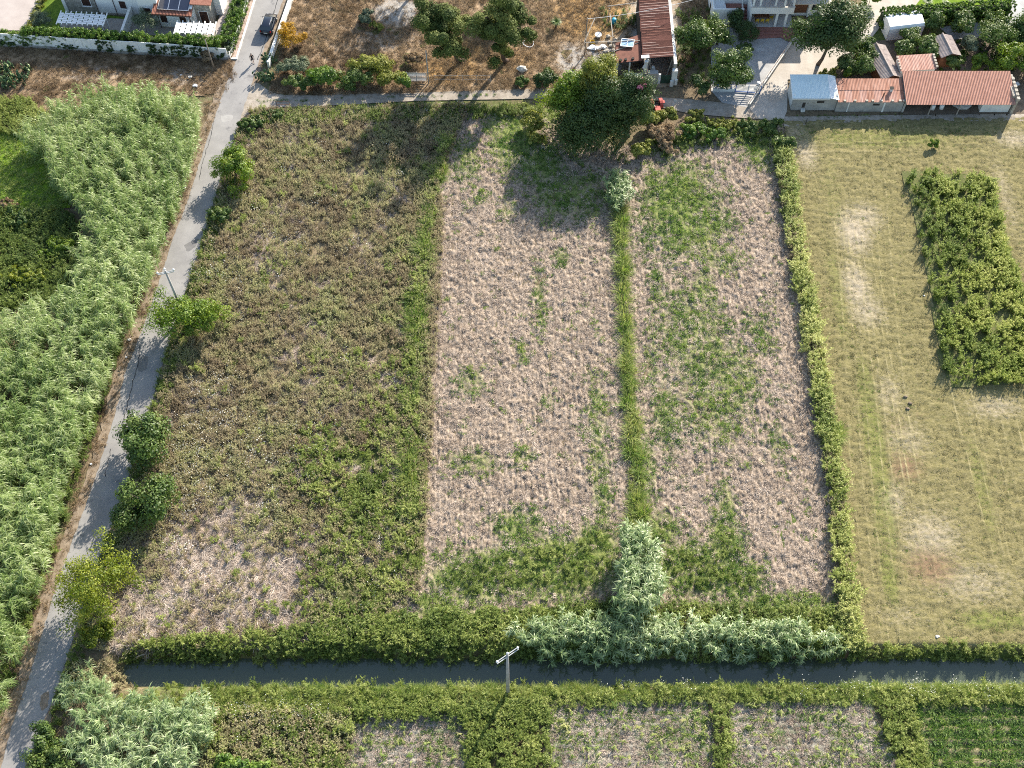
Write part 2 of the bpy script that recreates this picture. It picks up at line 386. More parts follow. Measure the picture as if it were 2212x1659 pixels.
leafmat('lf_olive', [(0.04, 0.06, 0.035), (0.085, 0.115, 0.065), (0.15, 0.185, 0.11), (0.25, 0.28, 0.19)], 0.6, 0.25, 0.3)
leafmat('lf_gold', [(0.16, 0.10, 0.018), (0.30, 0.185, 0.028), (0.42, 0.26, 0.045), (0.5, 0.34, 0.09)], 0.6, 0.4, 0.2)
leafmat('lf_dry', [(0.09, 0.06, 0.036), (0.18, 0.125, 0.075), (0.27, 0.20, 0.125), (0.36, 0.28, 0.18)], 0.85, 0.25, 0.1)
leafmat('lf_yellow', [(0.063, 0.081, 0.016), (0.135, 0.158, 0.027), (0.225, 0.239, 0.045), (0.324, 0.324, 0.09)], 0.55, 0.25, 0.3)
leafmat('lf_hedge', [(0.02, 0.05, 0.009), (0.054, 0.117, 0.016), (0.117, 0.198, 0.027), (0.216, 0.288, 0.054)], 0.5, 0.25, 0.35)
leafmat('cactus', [(0.025, 0.06, 0.025), (0.05, 0.11, 0.045), (0.10, 0.16, 0.07), (0.3, 0.36, 0.16)], 0.5, 0.1, 0.4)

fieldmat('ground_mat', [(0.09, 0.07, 0.045), (0.17, 0.13, 0.085), (0.24, 0.19, 0.12)], [('green', [(0.06, 0.09, 0.025), (0.12, 0.15, 0.04)], 3.0)], 2.5, 0.9, 9)
fieldmat('weed_ground', [(0.12, 0.095, 0.062), (0.23, 0.185, 0.12), (0.33, 0.275, 0.18)],
         [('green', [(0.07, 0.085, 0.03), (0.13, 0.15, 0.05)], 3.0), ('dry', [(0.32, 0.235, 0.165), (0.50, 0.39, 0.29)], 4.0)], 1.2, 0.7, 8)
fieldmat('mulch_ground', [(0.08, 0.064, 0.05), (0.22, 0.172, 0.13), (0.38, 0.305, 0.24)], [('green', [(0.085, 0.12, 0.035), (0.20, 0.22, 0.075)], 5.0)], 4.0, 0.9, 16, stretch=(1.0, 0.55, 1), detail=8, lo=0.34, hi=0.60)
fieldmat('hay_ground', [(0.13, 0.118, 0.048), (0.195, 0.17, 0.078), (0.26, 0.225, 0.12)],
         [('bare', [(0.29, 0.24, 0.17), (0.42, 0.36, 0.27)], 3.0), ('green', [(0.12, 0.15, 0.032), (0.18, 0.20, 0.05)], 3.0), ('red', [(0.16, 0.105, 0.065), (0.25, 0.165, 0.105)], 3.0), ('line', [(0.29, 0.25, 0.13), (0.37, 0.32, 0.18)], 5.0)],
         3.0, 0.9, 12, stretch=(1, 1.6, 1))
fieldmat('lot_ground', [(0.16, 0.115, 0.075), (0.31, 0.22, 0.14), (0.42, 0.31, 0.20)], [('grey', [(0.24, 0.22, 0.20), (0.40, 0.37, 0.33)], 4.0), ('orange', [(0.30, 0.18, 0.075), (0.44, 0.28, 0.12)], 3.0)], 1.0, 0.8, 9)
fieldmat('stubble_ground', [(0.11, 0.105, 0.085), (0.24, 0.22, 0.18), (0.38, 0.35, 0.30)], [('green', [(0.06, 0.10, 0.03), (0.13, 0.18, 0.05)], 4.0)], 3.0, 0.8, 14)
fieldmat('lawn_mat', [(0.06, 0.11, 0.015), (0.10, 0.165, 0.022), (0.15, 0.21, 0.03)], [], 2.0, 0.5, 25)
fieldmat('meadow_mat', [(0.08, 0.15, 0.012), (0.13, 0.21, 0.018), (0.18, 0.25, 0.03)], [], 2.5, 0.7, 9)

# ------------------------------------------------------------------ terrain
CAN_N, CAN_S = 38.6, 34.75           # canal: tops of the two banks (y)
WATER_Z = -1.5
def zg(x, y):
    """ground height: flat plain with the canal cut across it, closed by a culvert before the road"""
    x = np.asarray(x, float); y = np.asarray(y, float)
    n = np.clip((CAN_N + 0.8 - y) / 2.2, 0, 1); s = np.clip((y - CAN_S + 0.4) / 1.4, 0, 1)
    e = np.clip((x + 41.0) / 2.0, 0, 1)
    k = np.minimum(n, s); k = k * k * (3 - 2 * k)
    return -2.3 * k * e
def zat(x, y): return float(zg(x, y))

xs = np.concatenate([[-4000, -1500, -500, -200, -120], np.arange(-90, 90.1, 0.75), [120, 200, 500, 1500, 4000]])
ys = np.concatenate([[-1500, -400, -100, -20], np.arange(5, 31, 2.0), np.arange(31.5, 44, 0.35), np.arange(44.5, 160, 1.5), [180, 250, 500, 1500, 4500]])
XX, YY = np.meshgrid(xs, ys); nx, ny = len(xs), len(ys)
ZZ = zg(XX, YY) - 0.06
ii = (np.arange(ny - 1)[:, None] * nx + np.arange(nx - 1)[None, :]).ravel()
FF = np.stack([ii, ii + 1, ii + nx + 1, ii + nx], 1)
gm = mesh_np('ground', np.stack([XX.ravel(), YY.ravel(), ZZ.ravel()], 1), FF, {'green': np.clip(fbm(XX.ravel(), YY.ravel(), 14, 3, 2) * 1.6 - 0.5, 0, 1)}, True)
tag(link('ground', gm, 'ground_mat'), 'dry brown and olive earth under the weeds and hedges', 'ground', kind='structure')

def sheet(name, poly, cell, matname, label, relief=None, attrs=None, zoff=0.0, cat='field'):
    """a field laid on the ground: grid of real relief cut to its outline"""
    px = [p[0] for p in poly]; py = [p[1] for p in poly]
    gx = np.arange(min(px) - cell, max(px) + 2 * cell, cell); gy = np.arange(min(py) - cell, max(py) + 2 * cell, cell)
    X, Y = np.meshgrid(gx, gy); n = len(gx)
    ins = inside(poly, X[:-1, :-1] + cell / 2, Y[:-1, :-1] + cell / 2)
    jj, kk = np.nonzero(ins); b = jj * n + kk
    F = np.stack([b, b + 1, b + n + 1, b + n], 1)
    used, inv = np.unique(F, return_inverse=True); F = inv.reshape(F.shape)
    x = X.ravel()[used]; y = Y.ravel()[used]
    z = zg(x, y) + zoff + (relief(x, y) if relief else 0)
    at = {k: f(x, y) for k, f in (attrs or {}).items()}
    me = mesh_np(name, np.stack([x, y, z], 1), F, at, True)
    return tag(link(name, me, matname), label, cat, kind='structure')

P_WEEDY = G([(540, 238), (1012, 228), (985, 300), (950, 400), (942, 460), (930, 800), (916, 1150), (905, 1290), (880, 1365), (300, 1412), (180, 1400), (200, 1330), (255, 1150), (330, 900), (372, 735), (405, 625), (440, 530), (462, 455), (490, 370), (512, 300)])
P_M1 = G([(1012, 230), (1190, 236), (1330, 320), (1335, 460), (1345, 640), (1358, 862), (1370, 1150), (1345, 1300), (885, 1340), (905, 1290), (916, 1150), (930, 800), (942, 460), (950, 400), (985, 300)])
P_M2 = G([(1330, 325), (1500, 262), (1690, 262), (1700, 330), (1716, 442), (1757, 680), (1789, 890), (1815, 1036), (1838, 1260), (1860, 1385), (1348, 1340), (1372, 1150), (1360, 862), (1347, 640), (1337, 460)])
P_HAY = G([(1692, 262), (2300, 252), (2330, 1400), (1864, 1400), (1841, 1260), (1818, 1036), (1792, 890), (1760, 680), (1720, 442), (1704, 330)])
P_CROP = G([(1946, 372), (2110, 378), (2140, 400), (2180, 560), (2240, 720), (2300, 820), (2060, 838), (2030, 790), (2020, 700), (1995, 560), (1968, 440)])
P_LOT = G([(640, -40), (1560, -40), (1540, 60), (1500, 120), (1470, 186), (1260, 196), (1100, 194), (930, 200), (870, 203), (640, 206), (580, 198), (600, 140)])
LOT_GREY = [(830, 85, 5, 3, .5), (1240, 130, 3, 4, .8), (1320, 110, 5, 5, 1.0), (860, 25, 4, 3, 0.9), (1400, 60, 5, 10, .9)]
GREEN_M1 = [(1110, 300, 3.2, 5, 1.0), (1085, 265, 2.5, 3, .9), (1160, 350, 4, 4, .8), (1230, 420, 5, 4, .75), (1180, 250, 4, 2, .8), (1010, 345, 1.5, 4, .7), (1050, 1245, 6, 2.8, 1.0), (1200, 1225, 8, 3.6, 1.0), (1290, 1190, 2.5, 3.5, .9), (1120, 1140, 3, 2, .8), (1020, 1000, 3, 1.6, .6), (1130, 985, 1.2, 1.2, .6), (1020, 830, 1.8, 2.2, .55), (1165, 650, .8, 5, .55), (1100, 450, 1.6, 2, .5), (1290, 900, 1.3, 6, .6), (1300, 1050, 1.2, 6, .65), (1130, 760, .8, 2, .5), (1180, 870, 1.0, 1.2, .5), (950, 1310, 4, 1.5, .9), (1215, 560, 1, 1.5, .6), (1040, 430, 1.5, 1.5, .4)]
GREEN_M2 = [(1475, 450, 5.0, 7.0, 1.0), (1540, 830, 4.5, 8, .7), (1480, 720, 3, 8, .65), (1440, 900, 2, 6, .6), (1530, 480, 2.5, 2.5, .8), (1420, 400, 2, 3, .7), (1580, 270, 6, 2, 1.0), (1450, 300, 4, 2.5, .8), (1640, 310, 2.5, 4, .8), (1520, 620, 1.5, 3, .7), (1530, 700, 2.2, 4, .65), (1490, 760, 1.6, 6, .7), (1590, 800, 3.0, 4.5, .65), (1550, 900, 3.0, 4, .6), (1420, 620, 1, 5, .5), (1410, 780, 1.0, 5, .5), (1640, 720, 1.6, 4, .5), (1500, 1230, 5.5, 3.0, 1.0), (1570, 1190, 2, 5, .9), (1600, 1250, 2.5, 2.5, .9), (1570, 1100, 1.0, 4, .7), (1430, 1150, 2.0, 2.5, .8), (1690, 1300, 6, 1.2, .8), (1400, 1000, 1, 5, .6), (1680, 960, 1.5, 3, .5), (1550, 560, 3, 2, .6), (1400, 520, 1.4, 3, .5)]
HAY_BARE = [(1845, 500, 2.3, 4, 1.0), (1870, 470, 2.5, 3, .8), (1850, 620, 2, 4.5, .9), (1870, 670, 2.6, 3, .8), (1920, 850, 2.6, 4, .6), (1960, 950, 3.5, 3.5, .6), (2150, 880, 4, 2.0, .7), (1930, 1080, 2.0, 3, .7), (2010, 1160, 4, 4, .75), (2100, 1260, 6, 3, .65), (1950, 1330, 4, 2, .5), (2170, 420, 1.6, 8, .6), (1740, 330, 1.8, 4, .8), (2190, 300, 3, 2, .8), (1720, 290, 2, 2, .7), (2150, 255, 6, 1.2, .5), (1770, 800, .9, 12, .35)]
HAY_GREEN = [(1890, 960, 1.6, 12, .55), (1870, 830, 1.4, 5, .5), (1910, 1120, 1.6, 6, .5), (1920, 1250, 1.0, 4, .6), (2090, 450, 4, 6, .35), (1810, 640, 1.2, 10, .45), (2150, 1340, 5, 1.4, .6), (2120, 1050, 1.2, 8, .45), (1800, 420, 1.5, 8, .35), (1900, 300, 12, 2, .5), (1760, 1000, .8, 9, .4)]
HAY_RED = [(1955, 1010, 2.2, 2.0, .8), (2010, 1225, 2.8, 2.2, .85), (1940, 920, 2, 1.5, .45), (1830, 1000, .9, 12, .4), (1985, 900, 1.5, 1, .4)]
def r_weed(x, y): return 0.16 * fbm(x, y, 1.6, 3, 1) + 0.05 * vnoise(x, y, 0.3, 4) - 0.05
def mulch(x, y):
    wx = x + 0.5 * (fbm(x, y, 4, 2, 5) - .5) * 2
    a = vnoise(wx, y * .8, 0.44, 1) * 0.6 + vnoise(wx, y * 0.6, 0.22, 2) * 0.35
    rows = 0.5 + 0.5 * np.cos(2 * np.pi * wx / 0.62)
    patch = np.clip(fbm(x, y, 6, 2, 3) * 2 - .6, 0, 1)
    return 0.38 * a ** 1.3 + 0.11 * rows * patch + 0.08 * fbm(x, y, 2.5, 2, 6) - 0.17
sheet('weedy_field', P_WEEDY, 0.35, 'weed_ground', 'abandoned field of dry brown weeds beside the lane', r_weed,
      {'dry': lambda x, y: blobs(x, y, [(450, 1200, 6, 5, 1.0), (560, 1260, 6, 5, .95), (330, 1330, 5, 3, .95), (500, 1320, 6, 2.5, .9), (400, 1270, 4, 3, .9), (640, 1190, 3, 3, .6), (600, 560, 2, 6, .45), (640, 620, 3, 4, .45), (760, 620, 1.5, 4, .4)]) * .9,
       'green': lambda x, y: np.clip(fbm(x, y, 9, 3, 2) * 1.5 - .55 + blobs(x, y, [(830, 1100, 5, 12, .6), (600, 250, 14, 2.2, .8), (880, 380, 3, 8, .5)]), 0, .9)}, -0.02)
sheet('mulched_field', P_M1, 0.115, 'mulch_ground', 'pale mown field strip between the weeds and the middle ditch', mulch, {'green': lambda x, y: blobs(x, y, GREEN_M1) * .8}, 0.01)
sheet('mulched_field', P_M2, 0.115, 'mulch_ground', 'pale mown field strip left of the long field hedge', mulch, {'green': lambda x, y: blobs(x, y, GREEN_M2) * .8}, 0.01)
LINE_X0 = [37.9, 38.9, 39.7, 40.8, 41.7, 42.9, 43.6, 44.9] + [51.0, 52.4, 53.1, 54.6, 55.4, 57.0, 57.8, 59.5]
def hayline(x, y):
    m = np.zeros(np.shape(x))
    for i, X0 in enumerate(LINE_X0):
        xc = X0 + (y - 60) * (0.07 if i < 8 else -0.012) * np.where(y < 60, .55, 1) + 0.35 * np.sin(y * 0.09 + i * 0.6)
        on = np.clip((vnoise(y * 0 + i * 3.1, y, 14, 4) - .08) * 4, .25, 1)
        m = np.maximum(m, on * np.clip(1 - np.abs(x - xc) / 0.17, 0, 1))
    for k, (yy, x0, x1) in enumerate([(106.9, 38, 80), (105.4, 38, 80), (103.9, 38, 60), (41.6, 36, 60), (43.2, 40, 60), (44.6, 42, 60)]):
        yc = yy + 0.5 * (fbm(x, x * 0, 9, 2, k) - .5) + (x - 45) * -0.012
        m = np.maximum(m, np.clip(1 - np.abs(y - yc) / 0.15, 0, 1) * ((x > x0) & (x < x1)) * (vnoise(x, x * 0 + k, 5, 2) > .3))
    return m
def r_hay(x, y): return 0.13 * fbm(x, y, 0.45, 2, 2) + 0.17 * fbm(x, y * 2.4, 0.9, 2, 3) + 0.06 * hayline(x, y) - 0.09
sheet('hay_field', P_HAY, 0.19, 'hay_ground', 'mown yellow hay field with tractor lines beside the field hedge', r_hay,
      {'bare': lambda x, y: blobs(x, y, HAY_BARE, .8) * .66, 'green': lambda x, y: blobs(x, y, HAY_GREEN) * .8, 'red': lambda x, y: blobs(x, y, HAY_RED, .9) * .75, 'line': lambda x, y: hayline(x, y) * (.15 + .7 * fbm(x, y, 6, 2, 3))}, 0.0)
sheet('vacant_lot', P_LOT, 0.35, 'lot_ground', 'vacant lot of dry tan grass below the pine trees', lambda x, y: 0.22 * fbm(x, y, 2.2, 3, 1) - 0.1,
      {'grey': lambda x, y: blobs(x, y, LOT_GREY) * .8, 'orange': lambda x, y: blobs(x, y, [(970, 150, 4, 3, .9), (1000, 110, 4, 3, .7), (1280, 30, 6, 6, .8), (1100, 130, 5, 3, .5)])}, -0.02)
P_LEFT = G([(-60, 96), (498, 130), (510, 160), (490, 200), (-60, 260)])
sheet('shaded_lot', P_LEFT, 0.4, 'lot_ground', 'strip of brown dry grass below the white panel wall', lambda x, y: 0.2 * fbm(x, y, 2, 3, 3) - 0.1, {'grey': lambda x, y: blobs(x, y, [(400, 165, 4, 2, .5), (200, 160, 6, 2, .4)])}, -0.02)
P_MEADOW = G([(-80, 255), (40, 285), (120, 340), (150, 400), (150, 450), (-80, 460)])
sheet('meadow', P_MEADOW, 0.4, 'meadow_mat', 'vivid green meadow corner left of the reeds', lambda x, y: 0.12 * fbm(x, y, 1.2, 3, 3), None, 0.0)
STUB = [(P, l) for P, l in [
    (G([(765, 1548), (1015, 1540), (1035, 1700), (740, 1700)]), 'small stubble plot left of the canal pole path'),
    (G([(1185, 1512), (1525, 1505), (1560, 1700), (1170, 1700)]), 'stubble plot with raked rows in the middle of the south bank'),
    (G([(1578, 1518), (1880, 1512), (1960, 1700), (1575, 1700)]), 'stubble plot with raked rows next to the dark green crop')]]
for P, l in STUB:
    sheet('stubble_plot', P, 0.14, 'stubble_ground', l, lambda x, y: 0.10 * (0.5 + 0.5 * np.cos(2 * np.pi * (y + 0.25 * (fbm(x, y, 3, 2, 2) - .5)) / 0.72)) + 0.12 * fbm(x, y, 0.35, 2, 3) - .1,
          {'green': lambda x, y: np.clip(fbm(x, y, 2.5, 3, 5) * 1.6 - .6, 0, .7)}, 0.0)
P_GCROP = G([(1965, 1516), (2300, 1510), (2300, 1700), (2010, 1700)])
sheet('crop_plot', P_GCROP, 0.25, 'weed_ground', 'dark ploughed bed under the green crop rows', lambda x, y: 0.12 * np.cos(2 * np.pi * y / 1.05), {'green': lambda x, y: x * 0 + .4}, 0.0)
sheet('crop_plot', P_CROP, 0.4, 'weed_ground', 'earth bed under the tall bushy crop in the hay field', None, {'green': lambda x, y: x * 0 + .6}, 0.14)

# water of the canal
wm, nt = _nt('water')
p = N(nt, 'ShaderNodeBsdfPrincipled'); o_ = N(nt, 'ShaderNodeOutputMaterial')
p.inputs['Base Color'].default_value = (0.07, 0.086, 0.06, 1); p.inputs['Roughness'].default_value = 0.06; p.inputs['Specular IOR Level'].default_value = 0.5
nz = N(nt, 'ShaderNodeTexNoise'); nz.inputs['Scale'].default_value = 1.2; nz.inputs['Detail'].default_value = 3
bp = N(nt, 'ShaderNodeBump'); bp.inputs['Strength'].default_value = 0.06; bp.inputs['Distance'].default_value = 0.05
nt.links.new(nz.outputs['Fac'], bp.inputs['Height']); nt.links.new(bp.outputs[0], p.inputs['Normal']); nt.links.new(p.outputs[0], o_.inputs[0]); M['water'] = wm
wmb = MB(); wmb.add([(-41, 33.5, WATER_Z), (120, 33.5, WATER_Z), (120, 41, WATER_Z), (-41, 41, WATER_Z)], [(0, 1, 2, 3)])
tag(wmb.build('canal_water', 'water'), 'still dark slate water of the straight canal', 'water', kind='structure')

# ------------------------------------------------------------------ plant prototypes (never linked to the scene; instanced by the scatters)
def strip(V, F, T, p0, d, side, L, w, droop, segs, tint, rise=0.0):
    p = np.array(p0, float); d = np.array(d, float); d /= np.linalg.norm(d); side = np.array(side, float); base = len(V)
    for i in range(segs + 1):
        f = i / segs; ww = w * (0.55 + 0.45 * math.sin(math.pi * min(1, f + .25))) * (1 - f ** 3) * .5 + 0.002
        V.append(p - side * ww); V.append(p + side * ww); T.append(tint); T.append(tint)
        d = d + np.array([0, 0, -droop / segs]); d /= np.linalg.norm(d); p = p + d * L / segs
    for i in range(segs): F.append((base + 2 * i, base + 2 * i + 1, base + 2 * i + 3, base + 2 * i + 2))
def collect(name, protos, matn):
    c = bpy.data.collections.new(name)
    for i, (V, F, T) in enumerate(protos):
        me = mesh_np('%s_plant' % name, np.array(V), np.array(F), {'tint': np.array(T)}); me.materials.append(M[matn])
        c.objects.link(bpy.data.objects.new('%s_%02d' % (name, i), me))
    return c
def stem(V, F, T, pts, w, tint):
    for a in (0.0, math.pi / 2):
        s = np.array([math.cos(a), math.sin(a), 0]); b = len(V)
        for i, p in enumerate(pts):
            ww = w * (1 - 0.7 * i / (len(pts) - 1)) * .5
            V.append(np.array(p) - s * ww); V.append(np.array(p) + s * ww); T.append(tint); T.append(tint)
        for i in range(len(pts) - 1): F.append((b + 2 * i, b + 2 * i + 1, b + 2 * i + 3, b + 2 * i + 2))
def perp(d):
    s = np.cross(d, [0, 0, 1.0]); n = np.linalg.norm(s)
    return s / n if n > 1e-6 else np.array([1.0, 0, 0])
def mk_reed(r, h=4.6, nl=36, lw=0.075, ll=0.95):
    V, F, T = [], [], []
    la = r.normal(-.5, .9); lean = r.uniform(.05, .2) * h
    pts = [np.array([math.cos(la) * lean * f ** 2, math.sin(la) * lean * f ** 2, h * f * 0.97]) for f in np.linspace(0, 1, 6)]
    stem(V, F, T, pts, 0.05, -0.05)
    a = r.uniform(0, 6.28)
    for i in range(nl):
        f = 0.30 + 0.70 * (i / (nl - 1)) ** 0.8; k = f * 5; j = min(4, int(k)); p = pts[j] + (pts[j + 1] - pts[j]) * (k - j)
        a += math.pi + r.uniform(-.7, .7); el = r.uniform(.65, 1.2) if f < .9 else r.uniform(1.0, 1.4)
        d = np.array([math.cos(a) * math.cos(el) + .30, math.sin(a) * math.cos(el) - .18, math.sin(el)])
        L = ll * r.uniform(.75, 1.2) * (1.1 - .35 * abs(f - .75))
        strip(V, F, T, p, d, perp(d), L, lw * r.uniform(.8, 1.2), r.uniform(1.3, 2.4), 3, r.uniform(-.22, .22) + .18 * (f - .6))
    return V, F, T
def mk_grass(r, n=34, h=0.9, w=0.05, spread=.25, droop=1.1, bright=0.0):
    V, F, T = [], [], []
    for i in range(n):
        a = r.uniform(0, 6.28); el = r.uniform(.75, 1.5); rr = spread * math.sqrt(r.random())
        d = np.array([math.cos(a) * math.cos(el), math.sin(a) * math.cos(el), math.sin(el)]); b = a + r.uniform(-1, 1)
        strip(V, F, T, (rr * math.cos(b), rr * math.sin(b), 0), d, perp(d), h * r.uniform(.55, 1.15), w * r.uniform(.7, 1.3), r.uniform(.4, 1) * droop * 1.6, 3, r.uniform(-.25, .25) + bright)
    return V, F, T
def mk_weed(r, h=0.85, ns=7, nl=9, ls=0.11, sp=0.22, lw=0.55):
    """branching weed: a few stems with small leaves and seed heads all along"""
    V, F, T = [], [], []
    for s in range(ns):
        a = r.uniform(0, 6.28); hh = h * r.uniform(.6, 1.1); ln = r.uniform(.1, .55) * hh; b0 = np.array([r.normal() * sp * .4, r.normal() * sp * .4, 0])
        pts = [b0 + np.array([math.cos(a) * ln * f ** 1.5, math.sin(a) * ln * f ** 1.5, hh * f]) for f in np.linspace(0, 1, 4)]
        stem(V, F, T, pts, 0.026, r.uniform(-.2, .1))
        for k in range(nl):
            f = r.uniform(.2, 1.0) ** .8; q = f * 3; j = min(2, int(q)); p = pts[j] + (pts[j + 1] - pts[j]) * (q - j)
            aa = r.uniform(0, 6.28); el = r.uniform(-.1, 1.0); d = np.array([math.cos(aa) * math.cos(el), math.sin(aa) * math.cos(el), math.sin(el)])
            strip(V, F, T, p, d, perp(d), ls * r.uniform(.7, 1.6), ls * lw * r.uniform(.7, 1.3), r.uniform(.2, 1.2), 2, r.uniform(-.25, .25))
    return V, F, T
def mk_straw(r, n=22, L=0.42, z=0.10, w=0.035, aniso=0.55):
    V, F, T = [], [], []
    for i in range(n):
        a = r.normal() * aniso + math.pi / 2 + (math.pi if r.random() < .5 else 0); el = r.uniform(-.1, .55)
        d = np.array([math.cos(a) * math.cos(el), math.sin(a) * math.cos(el), math.sin(el)])
        strip(V, F, T, (r.normal() * .16, r.normal() * .2, r.uniform(0, z)), d, perp(d), L * r.uniform(.4, 1.2), w * r.uniform(.7, 1.6), r.uniform(.3, 1.6), 2, r.uniform(-.35, .35))
    return V, F, T
def mk_corn(r, h=0.9):
    V, F, T = [], [], []
    stem(V, F, T, [np.array([0, 0, h * f]) for f in (0, .5, 1)], 0.05, 0)
    a = r.uniform(0, 6.28)
    for i in range(9):
        f = .1 + .85 * i / 8; a += math.pi + r.uniform(-.5, .5); el = r.uniform(.6, 1.1)
        d = np.array([math.cos(a) * math.cos(el), math.sin(a) * math.cos(el), math.sin(el)])
        strip(V, F, T, (0, 0, h * f), d, perp(d), h * r.uniform(.5, .8), .1, r.uniform(1.2, 2.2), 3, r.uniform(-.2, .25))
    return V, F, T
def mk_flower(r, h=0.8):
    V, F, T = [], [], []
    for i in range(14):
        p = np.array([r.normal() * .45, r.normal() * .45, h * r.uniform(.6, 1.1)]); s = r.uniform(.018, .04)
        b = len(V)
        for dx, dy in ((-1, -1), (1, -1), (1, 1), (-1, 1)): V.append(p + np.array([dx * s, dy * s, r.uniform(-.02, .02)])); T.append(r.uniform(0, 1))
        F.append((b, b + 1, b + 2, b + 3))
    return V, F, T
pr = np.random.default_rng(77)
C_REED = collect('reed', [mk_reed(pr) for _ in range(7)], 'reed_leaf')
C_LOWREED = collect('lowreed', [mk_reed(pr, 2.6, 28, .085, .75) for _ in range(6)], 'pale_reed')
C_PREED = collect('palereed', [mk_reed(pr, 4.6, 36, .085, .95) for _ in range(6)], 'pale_reed')
C_WEED = collect('weed', [mk_weed(pr, .85, 9, 11, .085, .26, .5) for _ in range(9)], 'weed_leaf')
C_GWEED = collect('gweed', [mk_weed(pr, 1.1, 9, 16, .15, .3, .3) for _ in range(8)], 'green_weed')
C_GRASS = collect('grass', [mk_grass(pr, 60, .95, .032, .28) for _ in range(6)], 'grass_blade')
C_TUFT = collect('tuft', [mk_grass(pr, 26, .30, .035, .2, 1.2) for _ in range(5)], 'grass_blade')
C_DRYG = collect('drygrass', [mk_grass(pr, 30, .55, .03, .25, 1.4) for _ in range(5)], 'lf_dry')
C_STRAW = collect('strawbit', [mk_straw(pr, 26, .26, .12, .032, .8) for _ in range(9)], 'straw')
C_FLAT = collect('flatgrass', [mk_straw(pr, 60, .85, .3, .028, .9) for _ in range(7)], 'straw')
C_HAY = collect('haybit', [mk_straw(pr, 22, .24, .05, .022, 1.2) for _ in range(5)], 'hay')
C_CROP = collect('cropplant', [mk_weed(pr, 1.5, 11, 17, .17, .4, .5) for _ in range(8)], 'crop_leaf')
C_CORN = collect('cornplant', [mk_corn(pr) for _ in range(5)], 'grass_blade')
C_FLOW = collect('umbel', [mk_flower(pr) for _ in range(4)], 'flower_white')
C_BROAD = collect('broadleaf', [mk_weed(pr, .55, 7, 8, .22, .3, .75) for _ in range(5)], 'lf_hedge')

def gn(coll):
    ng = bpy.data.node_groups.new('scatter_' + coll.name, 'GeometryNodeTree')
    ng.interface.new_socket('Geometry', in_out='INPUT', socket_type='NodeSocketGeometry'); ng.interface.new_socket('Geometry', in_out='OUTPUT', socket_type='NodeSocketGeometry')
    gi = ng.nodes.new('NodeGroupInput'); go = ng.nodes.new('NodeGroupOutput'); L = ng.links.new
    ip = ng.nodes.new('GeometryNodeInstanceOnPoints'); ci = ng.nodes.new('GeometryNodeCollectionInfo')
    ci.inputs['Collection'].default_value = coll; ci.inputs['Separate Children'].default_value = True; ci.inputs['Reset Children'].default_value = True
    def na(n, t):
        a = ng.nodes.new('GeometryNodeInputNamedAttribute'); a.data_type = t; a.inputs['Name'].default_value = n
        return [s for s in a.outputs if s.enabled and s.name == 'Attribute'][0]
    ip.inputs['Pick Instance'].default_value = True
    L(gi.outputs[0], ip.inputs['Points']); L(ci.outputs[0], ip.inputs['Instance'])
    L(na('pidx', 'INT'), ip.inputs['Instance Index']); L(na('rot', 'FLOAT_VECTOR'), ip.inputs['Rotation']); L(na('scl', 'FLOAT_VECTOR'), ip.inputs['Scale'])
    L(ip.outputs[0], go.inputs[0])
    return ng
_GN = {}
def scatter(name, label, cat, polys, dens, coll, smin, smax, tone=None, prob=None, lean=0.12, zoff=0.0, hvar=0.0, avoid=(), seed=1, align=False, sfun=None):
    r = np.random.default_rng(seed * 131 + len(name)); PX = []; PY = []
    for poly in polys:
        px = [p[0] for p in poly]; py = [p[1] for p in poly]
        n = int((max(px) - min(px)) * (max(py) - min(py)) * dens)
        x = r.uniform(min(px), max(px), n); y = r.uniform(min(py), max(py), n); k = inside(poly, x, y)
        for a in avoid: k &= ~inside(a, x, y)
        PX.append(x[k]); PY.append(y[k])
    x = np.concatenate(PX); y = np.concatenate(PY)
    if prob is not None:
        k = r.random(len(x)) < prob(x, y); x = x[k]; y = y[k]
    n = len(x); z = zg(x, y) + (zoff(x, y) if callable(zoff) else zoff)
    k = z > WATER_Z - 0.35; x, y, z = x[k], y[k], z[k]; n = len(x)
    me = bpy.data.meshes.new(name); me.vertices.add(n); me.vertices.foreach_set('co', np.stack([x, y, z], 1).astype(np.float32).ravel())
    s = r.uniform(smin, smax, n)
    if sfun is not None: s = s * sfun(x, y)
    sc = np.stack([s, s, s * (1 + hvar * r.uniform(-1, 1, n))], 1)
    rz = r.uniform(0, 6.283, n) if not align else r.normal(0, .25 if align is True else align, n)
    rot = np.stack([r.normal(0, lean, n), r.normal(0, lean, n), rz], 1)
    t = (tone(x, y) if tone is not None else 0.5) + r.normal(0, .07, n)
    nc = len(coll.objects)
    me.attributes.new('pidx', 'INT', 'POINT').data.foreach_set('value', r.integers(0, nc, n).astype(np.int32))
    me.attributes.new('rot', 'FLOAT_VECTOR', 'POINT').data.foreach_set('vector', rot.astype(np.float32).ravel())
    me.attributes.new('scl', 'FLOAT_VECTOR', 'POINT').data.foreach_set('vector', sc.astype(np.float32).ravel())
    me.attributes.new('tone', 'FLOAT', 'POINT').data.foreach_set('value', np.clip(t, 0, 1).astype(np.float32))
    o = link(name, me)
    if coll.name not in _GN: _GN[coll.name] = gn(coll)
    md = o.modifiers.new('scatter', 'NODES'); md.node_group = _GN[coll.name]
    return tag(o, label, cat, kind='stuff')
